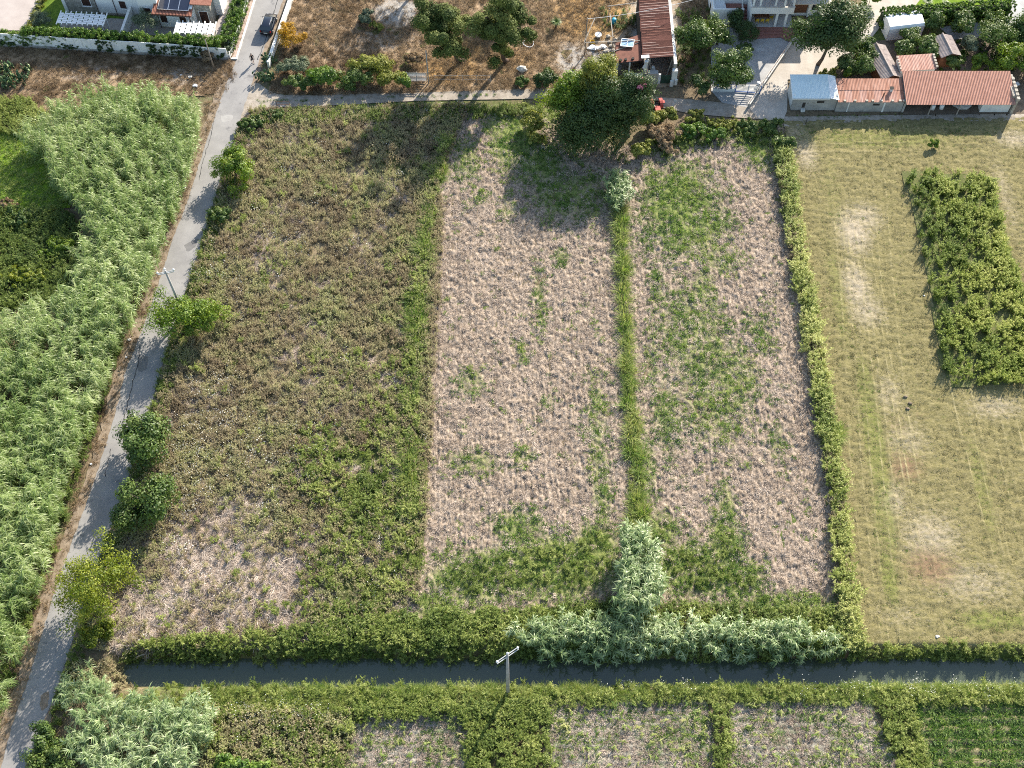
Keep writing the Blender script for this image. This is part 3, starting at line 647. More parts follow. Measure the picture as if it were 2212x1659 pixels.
# ------------------------------------------------------------------ lane, track, yards
def resample(pts, step=1.0):
    P = np.array(pts, float); d = np.r_[0, np.cumsum(np.hypot(*np.diff(P, axis=0).T))]
    t = np.linspace(0, d[-1], max(2, int(d[-1] / step) + 1))
    x = np.interp(t, d, P[:, 0]); y = np.interp(t, d, P[:, 1])
    for _ in range(3):
        x[1:-1] = (x[:-2] + 2 * x[1:-1] + x[2:]) / 4; y[1:-1] = (y[:-2] + 2 * y[1:-1] + y[2:]) / 4
    return np.stack([x, y], 1)
def ribbon(name, L, Rr, z, matn, label, cat, n=140, jag=0.0, kind='structure'):
    A = resample(L, .8); B = resample(Rr, .8)
    def at(P, m):
        i = np.linspace(0, len(P) - 1, m); k = np.arange(len(P)); return np.stack([np.interp(i, k, P[:, 0]), np.interp(i, k, P[:, 1])], 1)
    A = at(A, n); B = at(B, n); r = np.random.default_rng(len(label)); W = 6
    A[:, 0] += r.normal(0, 1, n) * jag; B[:, 0] += r.normal(0, 1, n) * jag
    V = np.concatenate([np.c_[A + (B - A) * (j / W), np.full(n, z)] for j in range(W + 1)])
    i = np.arange(n - 1); F = np.concatenate([np.stack([j * n + i, (j + 1) * n + i, (j + 1) * n + i + 1, j * n + i + 1], 1) for j in range(W)])
    return tag(link(name, mesh_np(name, V, F, None, True), matn), label, cat, kind=kind)
LANE_L = G([(-40, 1760), (3, 1659), (28, 1560), (58, 1480), (81, 1400), (115, 1289), (168, 1137), (207, 1031), (246, 907), (270, 806), (304, 722), (342, 616), (370, 526), (403, 442), (428, 364), (445, 308), (465, 252), (488, 185), (512, 128), (552, 0), (580, -90)])
LANE_R = G([(14, 1760), (55, 1659), (95, 1560), (127, 1480), (152, 1400), (186, 1289), (240, 1137), (278, 1031), (318, 907), (346, 806), (372, 722), (405, 616), (435, 526), (460, 442), (484, 364), (504, 308), (521, 252), (541, 190), (561, 128), (612, 0), (645, -90)])
wid = lambda P, d: [(x + d, y) for x, y in P]
ribbon('verge', wid(LANE_L, -1.15), wid(LANE_R, 0.6), 0.02, 'asphalt_edge', 'dusty brown verge along both sides of the lane', 'verge', jag=.12)
ribbon('road', LANE_L, LANE_R, 0.055, 'asphalt', 'narrow worn grey asphalt lane running up past the reeds', 'road', n=260, jag=.035)
def crack(pts, w, lab):
    P = resample(G(pts), .35); r = np.random.default_rng(len(lab)); P[:, 0] += r.normal(0, .05, len(P)); ww = w * (0.5 + r.random(len(P)))
    V = np.concatenate([np.c_[P[:, 0] - ww, P[:, 1], np.full(len(P), .0595)], np.c_[P[:, 0] + ww, P[:, 1], np.full(len(P), .0595)]]); n = len(P); i = np.arange(n - 1)
    tag(link('road_crack', mesh_np('road_crack', V, np.stack([i, n + i, n + i + 1, i + 1], 1)), 'tar'), lab, 'crack', kind='structure')
crack([(606, -20), (594, 20), (585, 45), (574, 85), (566, 108), (556, 130)], .055, 'dark tar seam running under the parked car')
crack([(303, 745), (298, 790), (282, 850), (276, 880), (262, 920)], .045, 'jagged crack near the left edge of the shaded lane')
crack([(240, 970), (234, 1000), (226, 1030)], .04, 'short crack in the sunlit lane beside the dark roadside trees')
crack([(462, 262), (452, 310), (440, 345), (430, 390)], .035, 'thin crack along the lane below the track junction')

for k_, (pts_, lab_) in enumerate([([(398, 530), (432, 512), (428, 528), (405, 548)], 'triangular darker patch on the lane beside the abandoned field'), ([(300, 770), (322, 768), (318, 800), (296, 806)], 'dark repair patch on the shaded stretch of the lane'), ([(478, 250), (505, 247), (502, 262), (476, 266)], 'pale repair patch across the lane at the track junction'), ([(88, 1500), (108, 1490), (104, 1530), (86, 1540)], 'worn pale patch on the lowest stretch of the lane')]):
    P_ = resample(G(pts_ + pts_[:1]), .3)[:-1]; r__ = np.random.default_rng(k_); P_ = P_ + r__.normal(0, .05, P_.shape)
    tag(MB().add([(x_, y_, .0592) for x_, y_ in P_][::1], [tuple(range(len(P_)))]).build('road_patch', 'asphalt_edge' if k_ == 3 else ('pavement_grey' if k_ == 2 else 'asphalt_dark')), lab_, 'road patch', kind='structure')
TRACK_T = G([(528, 200), (545, 178), (558, 172), (572, 194), (600, 206), (680, 206), (880, 201), (1180, 191), (1290, 203), (1400, 209), (1480, 214), (1560, 222), (1620, 226)])
TRACK_B = G([(515, 262), (528, 250), (545, 240), (575, 233), (610, 231), (680, 230), (900, 218), (1175, 213), (1290, 222), (1400, 226), (1480, 244), (1560, 252), (1650, 258)])
ribbon('dirt_track', TRACK_B, TRACK_T, 0.038, 'track_dirt', 'pale dusty track from the lane to the farm gate', 'track', jag=.03)
r_ = np.random.default_rng(4)
tp = [g(x, y) for x, y in [(590, 218), (640, 217), (700, 216), (760, 213), (820, 210), (880, 210), (940, 208), (1000, 208), (1060, 206)]]
scatter('track_grass', 'low weeds along the crown of the dusty track', 'weeds', [[(a[0] - 2.2, a[1] - .22), (a[0] + 2.0, a[1] - .2), (a[0] + 2.0, a[1] + .12), (a[0] - 2.2, a[1] + .16)] for a in tp], 7, C_TUFT, .5, .9, lambda x, y: x * 0 + .45, lambda x, y: (vnoise(x, y, 1.5, 3) > .45) * 1.0, zoff=.04)
def yard(name, pts, z, matn, label, cat):
    return tag(MB().prism(G(pts), -0.3, z).build(name, matn), label, cat, kind='structure')
yard('driveway', [(1690, 264), (1640, 257), (1618, 234), (1722, 80), (1770, 50), (1850, 20), (1900, -30), (2010, -30), (1960, 35), (1900, 60), (1880, 85), (1850, 100), (1800, 150), (1790, 168), (1702, 172), (1700, 240)], 0.05, 'concrete_warm', 'sunlit concrete drive between the courtyard wall and the blue shed', 'driveway')
yard('courtyard', [(1536, 60), (1716, 60), (1722, 78), (1618, 233), (1560, 222), (1536, 196)], 0.043, 'concrete', 'grey concrete courtyard below the red tiled steps', 'courtyard')
ribbon('dirt_track', G([(1690, 275), (1760, 268), (1850, 264), (2000, 262), (2300, 262)]), G([(1690, 252), (1760, 252), (1850, 250), (2000, 248), (2300, 246)]), 0.045, 'track_dirt', 'grey earth path in the shade of the barn row', 'track', jag=.12)
yard('barn_floor', [(1950, 246), (2230, 246), (2230, 150), (1950, 150)], 0.03, 'soil_dark', 'dark earth floor under the terracotta barn', 'floor')
yard('car_park', [(-40, 66), (58, 66), (92, 0), (110, -40), (-40, -40)], 0.05, 'paving_pink', 'pale paved forecourt in the villa corner', 'paving')
yard('lawn', [(62, 70), (94, 0), (110, -40), (180, -40), (150, 24), (215, 31), (290, 40), (480, 60), (486, 92), (300, 82), (62, 76)], 0.035, 'lawn_mat', 'clipped green villa lawn behind the panel wall', 'lawn')
yard('patio', [(130, 50), (240, 40), (350, 46), (470, 50), (500, -40), (545, -40), (500, 85), (470, 88), (380, 78), (240, 75), (135, 70)], 0.055, 'patio', 'tiled villa patio beneath the white pergolas', 'patio')
yard('side_path', [(466, 60), (500, -40), (528, -40), (488, 60), (478, 88), (466, 80)], 0.075, 'paving_pink', 'pale path along the side of the villa', 'path')
yard('garden_lawn', [(1965, 12), (2010, -30), (2190, -30), (2180, 20)], 0.04, 'meadow_mat', 'bright lawn with small palms above the clipped hedge', 'lawn')
yard('side_yard', [(2030, 60), (2176, 34), (2190, -30), (2300, -30), (2290, 60), (2200, 75), (2060, 85)], 0.03, 'concrete', 'pale grey yard right of the clipped hedge', 'yard')
yard('orchard_floor', [(1800, 160), (1860, 90), (2290, 60), (2290, 170), (1800, 170)], -0.02, 'soil_dark', 'bare brown earth under the fruit trees', 'ground')

# pavement, kerb and walls of the lane's upper end
ribbon('pavement', G([(500, 129), (542, 0), (568, -90)]), G([(510, 129), (550, 0), (577, -90)]), 0.14, 'pavement_tile', 'narrow brown pavement beside the white kerb', 'pavement', n=30)
k1, k2 = g(511, 128), g(563, -40)
tag(MB().beam((k1[0], k1[1], .09), (k2[0], k2[1], .09), .22, .24).beam((k1[0] - .75, k1[1], .085), (k1[0] + .1, k1[1], .085), .2, .23).build('kerb', 'kerb_white'), 'white painted kerb edging the pavement', 'kerb', kind='structure')
a, b = g(496, 126), g(549, -40)
w = thing('boundary_wall', 'low white wall below the hedge along the pavement', 'wall', (*a, 0)); d = Vector((b[0] - a[0], b[1] - a[1], 0))
MB().beam((0, 0, .45), (d.x, d.y, .45), .28, .9).build('wall_body', 'white_wall', w)
MB().beam((0, 0, .93), (d.x, d.y, .93), .36, .07).build('coping', 'kerb_white', w)
a, b = g(581, 146), g(646, -40)
w = thing('boundary_wall', 'weathered white roadside wall right of the parked car', 'wall', (*a, 0)); d = Vector((b[0] - a[0], b[1] - a[1], 0))
MB().beam((0, 0, .5), (d.x, d.y, .5), .32, 1.0).build('wall_body', 'old_white', w)
MB().beam((0, 0, 1.03), (d.x, d.y, 1.03), .42, .07).build('coping', 'old_white', w)

# white panel wall of the villa
a, b = Vector((*g(-22, 96), 0)), Vector((*g(494, 128), 0))
w = thing('estate_wall', 'long white panel wall with creepers round the villa garden', 'wall', a); d = b - a; Lw = d.length; u = d.normalized(); ang = math.atan2(d.y, d.x)
w.rotation_euler.z = ang
part('plinth', 'grey_plaster', w, (0, Lw, -.16, .10, -.1, .42))
npan = 30; pw = Lw / npan; random.seed(2)
for i in range(npan):
    h = 2.15 + random.uniform(-.04, .04) - (0.18 if i > npan - 5 else 0); x0 = i * pw + .012; x1 = (i + 1) * pw - .012; y0 = random.uniform(-.012, .012)
    m = MB().box(x0, x1, y0 - .05, y0 + .03, .42, h)
    m.box(x0 - .0, x0 + .07, y0 - .085, y0 - .05, .42, h + .01)
    m.build('panel', 'white_wall' if i % 7 else 'old_white', w)

# ------------------------------------------------------------------ villa
VILLA = (-49.34, 128.32)
v = thing('villa', 'white villa with stone facing, brown shutters and a solar roof', 'house', (*VILLA, 0), R(-4.8))
part('wall', 'white_wall', v, (-9.36, -2.8, 2.0, 10, 0, 6.2))
part('wall', 'white_wall', v, (-2.8, 0, 1.1, 10, 0, 6.2))
part('wall', 'white_wall', v, (0, 4.65, 0, 8.0, 0, 2.95))
part('wall', 'white_wall', v, (4.65, 5.05, .5, 8.0, 0, 3.4))
part('wall', 'white_wall', v, (7.3, 8.2, 3.2, 9.5, 0, 3.6))
part('stone_wall', 'stone_clad', v, (-13.7, -9.36, 2.05, 10, 0, 6.0))
part('stone_wall', 'stone_clad', v, (5.05, 7.3, 1.3, 8.0, 0, 3.75))
part('corner_pillar', 'white_wall', v, (-14.15, -13.72, 1.9, 2.5, 0, 6.0))
part('plinth', 'patio', v, (-9.34, -2.8, 1.95, 1.997, 0, .35), (-2.78, -.02, 1.05, 1.097, 0, .35), (.02, 4.6, -.05, -.003, 0, .3))
def window(x0, x1, z0, z1, y, par):
    f = part('window', 'white_wall', par, (x0 - .07, x1 + .07, y - .05, y - .003, z0 - .07, z0), (x0 - .07, x1 + .07, y - .05, y - .003, z1, z1 + .07), (x0 - .07, x0, y - .05, y - .003, z0, z1), (x1, x1 + .07, y - .05, y - .003, z0, z1))
    part('shutter', 'shutter_brown', f, (x0, (x0 + x1) / 2 - .008, y - .03, y - .004, z0, z1), ((x0 + x1) / 2 + .008, x1, y - .03, y - .004, z0, z1))
    part('sill', 'kerb_white', f, (x0 - .12, x1 + .12, y - .14, y - .052, z0 - .13, z0 - .071))
for a in [(-11.3, -10.1, 1.35, 2.6, 2.05), (-5.9, -5.0, 1.3, 2.6, 2.0), (-2.2, -1.2, 1.15, 2.45, 1.1), (.4, 1.3, 1.05, 2.3, 0), (3.1, 4.0, 1.05, 2.25, 0), (5.6, 6.75, .1, 2.25, 1.3)]:
    window(*a, v)
for x, y, h in [(-9.3, 1.93, 5.9), (-6.7, 1.93, 5.9), (-2.85, 1.9, 5.9), (.12, -.06, 2.9), (4.58, -.06, 2.9)]:
    MB().tube([(x, y, .1), (x, y, h)], .05, 6).build('downpipe', 'gutter_brown', v)
rf = MB().slab((-.45, -.55, 3.0), (5.1, -.55, 3.0), (5.1, 8, 4.6), (-.45, 8, 4.6), .14).build('roof', 'red_tile', v)
for i in range(28):
    x = -.4 + i * .2; MB().tube([(x, -.6, 3.03), (x, 8, 4.64)], .055, 5).build('tile_row', 'red_tile', rf)
part('gutter', 'gutter_brown', rf, (-.5, 5.15, -.68, -.56, 2.86, 2.96))
for i in range(3):
    x0 = .35 + i * 1.45; zf = lambda y: 3.0 + (y + .55) * 1.6 / 8.55 + .22
    pn = MB().slab((x0, .1, zf(.1)), (x0 + 1.38, .1, zf(.1)), (x0 + 1.38, 2.0, zf(2.0)), (x0, 2.0, zf(2.0)), .05).build('solar_panel', 'solar_glass', rf)
    m = MB()
    for xa in (x0 - .03, x0 + 1.38): m.beam((xa + .015, .07, zf(.07)), (xa + .015, 2.03, zf(2.03)), .05, .07)
    m.beam((x0, .07, zf(.07)), (x0 + 1.38, .07, zf(.07)), .05, .07).build('panel_frame', 'chrome', pn)
MB().slab((4.7, .95, 3.75), (7.65, .95, 3.75), (7.65, 8, 4.9), (4.7, 8, 4.9), .13).build('roof', 'red_tile', v)
for x in (1.9, 2.55): MB().tube([(x, -.06, 2.45), (x, .0, 2.45)], .06, 8).build('air_vent', 'galvanised', v)
part('air_conditioner', 'white_plastic', v, (-4.95, -4.45, 1.6, 1.97, .75, 1.2))
w = thing('garden_wall', 'white garden wall dividing the two villa lawns', 'wall', (*VILLA, 0), R(-4.8))
part('wall_body', 'white_wall', w, (-4.55, -4.3, -3.6, 1.9, 0, 1.75)); part('coping', 'kerb_white', w, (-4.6, -4.25, -3.62, 1.9, 1.75, 1.8))
def pergola(corner_l, corner_r, front_l, nr, label):
    a = Vector((*g(*corner_l, 2.4), 0)); b = Vector((*g(*corner_r, 2.4), 0)); c = Vector((*g(*front_l, 2.4), 0)); W = (b - a).length; D = abs((c - a).y) + .1
    p = thing('pergola', label, 'pergola', (c.x, c.y, 0), math.atan2((b - a).y, (b - a).x))
    for x, y in [(.35, .45), (W - .35, .45), (.35, D - .45), (W - .35, D - .45)]: part('post', 'white_wall', p, (x - .07, x + .07, y - .07, y + .07, 0, 2.24))
    for y in (.45, D - .45): part('beam', 'white_wall', p, (.1, W - .1, y - .05, y + .05, 2.24, 2.38))
    for i in range(nr):
        x = .05 + (W - .1) * i / (nr - 1); part('rafter', 'white_wall', p, (x - .055, x + .055, 0, D, 2.38, 2.54))
    for i in range(6):
        y0 = .28 + (D - .6) * i / 6
        for k in range(nr - 1):
            xa = .05 + (W - .1) * k / (nr - 1) + .06; xb = .05 + (W - .1) * (k + 1) / (nr - 1) - .06
            gap = .16 if (k + i) % 2 else .0
            part('slat', 'white_sheet', p, (xa, xb - gap, y0, y0 + (D - .6) / 6 - .06, 2.47, 2.5))
    return p
pergola((139, 25), (240, 30), (121, 53), 10, 'white slatted pergola over the lawn left of the garden wall')
pergola((387, 46), (472, 49), (375, 74), 8, 'white slatted pergola beside the stone corner of the villa')
t = thing('garden_table', 'grey garden table under the left pergola', 'table', (*g(212, 66), .055), R(-5))
part('table_top', 'patio', t, (-.9, .9, -.45, .45, .70, .75))
for x in (-.8, .8):
    for y in (-.36, .36): part('leg', 'patio', t, (x - .04, x + .04, y - .04, y + .04, 0, .7))

# ------------------------------------------------------------------ field gates, fence, poles
gt = thing('field_gate', 'grey metal field gate of wide horizontal slats by the pole', 'gate', (*g(880, 178), 0))
Lg = g(922, 178)[0] - g(880, 178)[0]
for x in (0, Lg / 2, Lg): part('gate_post', 'galvanised', gt, (x - .045, x + .045, -.03, .03, 0, 1.9))
for i in range(7): part('slat', 'galvanised', gt, (.05, Lg - .05, -.065, -.032, .25 + i * .235, .25 + i * .235 + .13))
f = thing('wire_fence', 'thin grey post and rail fence in front of the pines', 'fence', (*g(938, 178), 0)); x0 = g(938, 178)[0]
for px_, in [(940,), (973,), (1000,), (1029,), (1060,)]:
    X = g(px_, 178)[0] - x0; MB().tube([(X, 0, 0), (X, 0, 1.35)], .035, 6).build('fence_post', 'grey_timber', f)
Xe = g(1060, 178)[0] - x0
for z in (.6, 1.3): MB().tube([(0, 0, z), (Xe, 0, z)], .018, 5).build('rail', 'galvanised', f)
br = thing('track_barrier', 'rusty iron frame barrier across the start of the track', 'barrier', (*g(599, 231), 0)); Xe = g(627, 229)[0] - g(599, 231)[0]
for x in (0, Xe): MB().tube([(x, 0, 0), (x, 0, 1.1)], .04, 7).build('post', 'rusty_iron', br)
for z in (.45, 1.05): MB().tube([(0, 0, z), (Xe, 0, z)], .03, 6).build('rail', 'rusty_iron', br)

def pole(name, label, base, h, r0, r1, matn, tilt=(0, 0), arm=None):
    p = thing(name, label, 'utility pole', (*base, zat(*base)))
    tx, ty = tilt; top = Vector((tx, ty, h))
    MB().tube([(0, 0, -.3), top * .5, top], [r0, (r0 + r1) / 2, r1], 10).build('shaft', matn, p, True)
    if arm:
        al, aa = arm; dx, dy = math.cos(aa) * al / 2, math.sin(aa) * al / 2; c = top - Vector((0, 0, .35))
        for k in (-.09, .09):
            n = Vector((-math.sin(aa), math.cos(aa), 0)) * k
            MB().beam(c - Vector((dx, dy, 0)) + n, c + Vector((dx, dy, 0)) + n, .07, .1).build('crossarm', 'galvanised', p)
        for q, zz in ((-.95, .0), (.95, .0), (0, .42)):
            b = c + Vector((dx * q, dy * q, .08 + zz)); i_ = MB()
            i_.tube([b, b + Vector((0, 0, .12)), b + Vector((0, 0, .13)), b + Vector((0, 0, .25)), b + Vector((0, 0, .26)), b + Vector((0, 0, .36))], [.04, .05, .13, .11, .10, .05], 9).build('insulator', 'porcelain', p, True)
    return p
pole('utility_pole', 'pale concrete pole with three insulators on the canal bank', g(1097, 1498), 12.4, .19, .12, 'pole_concrete', (0, 0), (2.4, R(35)))
tp = g(357, 585, 9.0)
pole('utility_pole', 'grey pole with crossarm rising out of the bright roadside tree', tp, 9.0, .17, .12, 'pole_concrete', (0, 0), (1.9, R(15)))
pole('utility_pole', 'thin leaning grey wooden pole in front of the panel wall', g(464, 153), 5.6, .10, .07, 'pole_wood', (-.1, .0))
pole('utility_pole', 'slim grey pole beside the slatted field gate', g(926, 181), 6.0, .09, .07, 'pole_concrete')
yp = g(1263, 118); pole('utility_pole', 'dark slim pole at the junk yard left of the ruined shed', yp, 6.6, .08, .06, 'pole_wood')
sp = g(1722, 262); pole('stake', 'short dark stake standing beside the earth path', g(1740, 268), 1.1, .05, .04, 'rubber')
def cable(label, pts, sag, r=.03):
    out = []
    for a, b in zip(pts[:-1], pts[1:]):
        a = Vector(a); b = Vector(b)
        for k in range(9):
            t = k / 8; q = a.lerp(b, t); q.z -= sag * 4 * t * (1 - t); out.append(q)
    o = MB().tube(out, r, 5).build('overhead_cable', 'galvanised'); return tag(o, label, 'cable')
cable('overhead cable from the yard pole to the balcony house', [(yp[0], yp[1], 6.4), (21.6, 127.0, 5.2), (31.5, 131.0, 5.4)], .3)
# ------------------------------------------------------------------ ruined shed and its yard
s = thing('ruined_shed', 'half collapsed shed with a long rusty brown sheet roof', 'shed', (17.5, 118.0, 0))
zl, zr = 3.35, 3.75; ya, yb = .9, 13.0; xl, xr = .1, 4.15
nsh = 12; random.seed(8)
for i in range(nsh):
    y0 = ya + (yb - ya) * i / nsh; y1 = ya + (yb - ya) * (i + 1) / nsh - .015; dz = random.uniform(-.012, .012)
    xx0 = xl - random.uniform(0, .12)
    sh = MB().corr((xx0, y1, zl + dz), (xx0, y0, zl + dz), (xr, y0, zr + dz), (xr, y1, zr + dz), 8, .018).build('roof_sheet', 'rust_dark' if i % 3 else 'rust_streak', s)
    for k in range(2):
        yy = y0 + (y1 - y0) * (.25 + .5 * k); e = 1.0 if random.random() < .45 else random.uniform(.45, .7); st = random.uniform(0, .06)
        za = lambda x: zl + (zr - zl) * (x - xx0) / (xr - xx0) + .03
        A = xx0 + .1 + st; B = xx0 + (xr - xx0) * e
        MB().beam((A, yy, za(A)), (B, yy, za(B)), .055, .02).build('ridge_strip', 'bare_tin' if random.random() < .7 else 'rust_streak', sh)
part('side_wall', 'grey_plaster', s, (4.2, 4.55, -.2, 13, 0, 3.35))
part('wall_coping', 'old_white', s, (4.17, 4.58, -.25, 13, 3.35, 3.45))
part('front_pier', 'old_white', s, (4.05, 4.75, -.75, -.2, 0, 2.6))
part('rear_wall', 'grey_plaster', s, (0, 4.2, 12.7, 13, 0, 3.3))
part('inner_wall', 'dark_inside', s, (0, .22, 2.2, 12.7, 0, 3.2))
part('broken_pillar', 'old_white', s, (.3, .75, .3, .75, 0, 3.2))
MB().beam((.2, .2, 2.2), (.8, .7, 3.3), .25, .3).build('broken_pillar', 'old_white', s)
part('front_wall', 'rubble_stone', s, (-2.3, .8, -.15, .2, 0, 1.15)); part('wall_coping', 'old_white', s, (-2.3, .2, -.2, .25, 1.15, 1.23))
part('gate_block', 'grey_plaster', s, (.82, 2.2, -.55, .1, 0, 1.95))
part('gate_leaf', 'dark_green_paint', s, (2.65, 3.28, -.42, -.36, .05, 1.5)); part('gate_leaf', 'dark_green_paint', s, (3.31, 3.95, -.42, -.36, .05, 1.5))
part('gate_jamb', 'old_white', s, (2.25, 2.6, -.5, -.25, 0, 1.7))
MB().slab((-3.55, .85, 2.55), (.05, 1.0, 2.85), (.05, 5.9, 2.95), (-3.4, 4.4, 2.75), .06).build('lean_to_roof', 'rust_dark', s)
for x, y in [(-3.3, 1.0), (-1.6, .95)]: part('post', 'old_white', s, (x - .09, x + .09, y - .09, y + .09, 0, 2.5))
part('lean_to_wall', 'dark_inside', s, (-3.4, 0, 4.2, 4.4, 0, 2.5))
for k, (x, y) in enumerate([(-2.9, 1.15), (-1.2, 1.4), (-2.2, 1.2)]):
    MB().tube([(x, y, 2.66 + .03 * k), (x, y, 2.86 + .03 * k)], [.2, .2], 10).build('weight_stone', 'rubber', s)
MB().slab((-.15, .75, 3.5), (.9, .75, 3.55), (.9, 1.3, 3.6), (-.15, 1.3, 3.5), .05).build('loose_sheet', 'white_sheet', s)
for a, b in [((-2.4, .5, .3), (.5, .1, 1.6)), ((.9, .6, 0), (1.1, 1.6, 2.6)), ((3.4, .3, .2), (4.1, 1.3, 2.6)), ((1.5, 1.2, 0), (1.2, 2.2, 2.4))]:
    MB().beam(a, b, .14, .1).build('fallen_beam', 'grey_timber', s)
part('rubble_block', 'old_white', s, (1.3, 1.9, .5, 1.1, 0, 1.5), (1.4, 1.75, .6, 1.0, 1.5, 1.9))
part('wall_niche', 'old_white', s, (3.9, 4.3, -1.05, -.76, 0, 1.0), (4.5, 4.85, -1.0, -.76, .3, 1.2))
# timber frame of the yard
fr = thing('yard_trellis', 'weathered timber trellis spanning the yard behind the junk', 'trellis', (13.0, 122.0, 0))
for a, b, w in [((-3.2, .2, 3.0), (4.4, .5, 3.1), .1), ((.5, -1.2, 2.7), (4.3, .3, 2.9), .1), ((.6, 6, 2.7), (.8, 1.4, 2.7), .11), ((.3, 7.5, 2.8), (4.3, 8, 3.0), .1), ((-3.2, .2, 3.1), (-1.6, 4.5, 3.4), .09)]:
    MB().beam(a, b, w).build('rail', 'grey_timber', fr)
for x, y in [(.8, 1.5), (.5, 7.0), (3.6, .45)]: MB().beam((x, y, 0), (x, y, 2.9), .12).build('post', 'grey_timber', fr)
cg = thing('glazed_frame', 'blue white window frame lying on the lean-to roof', 'window frame', (15.6, 122.0, 2.95), R(-8))
MB().slab((-.85, -.5, 0), (.85, -.5, .02), (.95, .75, .15), (-.75, .75, .13), .05).build('pane', 'blue_cloth', cg)
for x in (-.85, 0, .85): MB().beam((x, -.55, .03), (x + .1, .8, .18), .07, .06).build('bar', 'white_sheet', cg)
for y in (-.52, .75): MB().beam((-.85 + (.1 if y > 0 else 0), y, .04 if y < 0 else .18), (.85 + (.1 if y > 0 else 0), y, .06 if y < 0 else .19), .07, .06).build('bar', 'white_sheet', cg)
def junk(name, label, cat, mb, matn, smooth=False): return tag(mb.build(name, matn, None, smooth), label, cat)
x, y = g(1375, 51); junk('water_drum', 'round blue plastic drum behind the ruined shed', 'drum', MB().tube([(x - 3.2, y, 0), (x - 3.2, y, .1), (x - 3.2, y, .8), (x - 3.2, y, .9)], [.28, .33, .33, .26], 12), 'blue_plastic', True)
x, y = g(1292, 80); junk('plastic_basin', 'white blue basin on the junk heap', 'basin', MB().tube([(x, y, 0), (x, y, .5), (x, y, .42)], [.35, .5, .42], 10), 'white_plastic')
x, y = g(1280, 93); junk('yellow_crate', 'small yellow crate beside the junk heap', 'crate', MB().box(x - .32, x + .32, y - .25, y + .25, 0, .04).box(x - .32, x - .28, y - .25, y + .25, .04, .36).box(x + .28, x + .32, y - .25, y + .25, .04, .36).box(x - .28, x + .28, y - .25, y - .21, .04, .36).box(x - .28, x + .28, y + .21, y + .25, .04, .36), 'yellow_paint')
for k, (ox, oy, lab) in enumerate([(1277, 104, 'crumpled white plastic sheet on the junk heap'), (1289, 106, 'folded pale board on the junk heap'), (1300, 103, 'torn white sack at the right of the junk heap')]):
    x, y = g(ox, oy); random.seed(30 + k); m = MB().sphere((x, y, .14), .55, .42, .16, 9, 6, .35); junk('scrap_sheet', lab, 'scrap', m, 'white_plastic')
for k, (ox, oy) in enumerate([(1316, 92), (1322, 100), (1308, 112), (1330, 88), (1314, 80), (1325, 110), (1336, 104)]):
    x, y = g(ox, oy); random.seed(60 + k); tag(MB().sphere((x, y, .1), .3 + .1 * (k % 3), .3, .2, 8, 5, .35).build('rubble_lump', 'rubble_stone'), 'grey lump of rubble beside the lean-to', 'rubble', 'rubble lumps beside the lean-to')
x, y = g(1141, 96)
m = MB(); m.tube([(x + .75 * math.cos(t), y + .75 * math.sin(t), .25 + .12 * math.sin(2 * t)) for t in np.linspace(0, 2 * math.pi, 19)], .045, 6); junk('hoop', 'pale bent hoop lying in the dry grass right of the pines', 'hoop', m, 'white_plastic')
x, y = g(1128, 153); random.seed(71); junk('boulder', 'pale boulder in the dry grass below the right pine', 'boulder', MB().sphere((x, y, .3), .7, .5, .45, 10, 7, .2), 'pale_stone')

# old red tractor behind the shrubs
t = thing('tractor', 'old faded red tractor half hidden by shrubs beside the track', 'tractor', (*g(1418, 244), 0), R(8)); random.seed(3)
MB().box(-.35, .35, -1.5, .1, .7, 1.25).box(-.3, .3, .1, .4, .6, 1.0).build('engine_hood', 'tractor_red', t)
for sx in (-1, 1):
    m = MB(); pts = [(sx * .62, math.cos(a) * .85 + .75, .75 + math.sin(a) * .85) for a in np.linspace(.1, 2.9, 8)]
    for p, q in zip(pts[:-1], pts[1:]): m.beam(p, q, .42, .05, up=(1, 0, 0)) if False else m.slab((p[0] - .22, p[1], p[2]), (p[0] + .22, p[1], p[2]), (q[0] + .22, q[1], q[2]), (q[0] - .22, q[1], q[2]), .05)
    m.build('fender', 'tractor_red', t)
    w_ = MB().tube([(sx * .48, .75, .72), (sx * .52, .75, .72), (sx * .76, .75, .72), (sx * .8, .75, .72)], [.55, .72, .72, .55], 18).build('rear_wheel', 'rubber', t)
    MB().tube([(sx * .5, .75, .72), (sx * .82, .75, .72)], .34, 12).build('rim', 'tractor_red', w_)
    MB().tube([(sx * .45, -1.15, .38), (sx * .62, -1.15, .38)], .38, 14).build('front_wheel', 'rubber', t)
part('seat', 'rubber', t, (-.25, .25, .55, .95, 1.0, 1.1), (-.25, .25, .92, 1.0, 1.1, 1.4))
m = MB(); m.tube([(.22 * math.cos(a), .2 + .15 * math.sin(a), 1.5 + .1 * math.sin(a)) for a in np.linspace(0, 2 * math.pi, 13)], .02, 5); m.tube([(0, .05, 1.1), (0, .2, 1.5)], .03, 5); m.build('steering_wheel', 'rubber', t)
part('rear_deck', 'tractor_red', t, (-1.0, 1.3, 1.0, 1.5, .6, .72))
part('plate', 'plate_white', t, (-.2, .2, 1.5, 1.53, .9, 1.05))
t = thing('timber_post', 'pale leaning board beside the red tractor', 'board', (*g(1449, 236), 0))
MB().beam((0, 0, 0), (.6, .8, 1.0), .35, .08).build('plank', 'pale_stone', t)

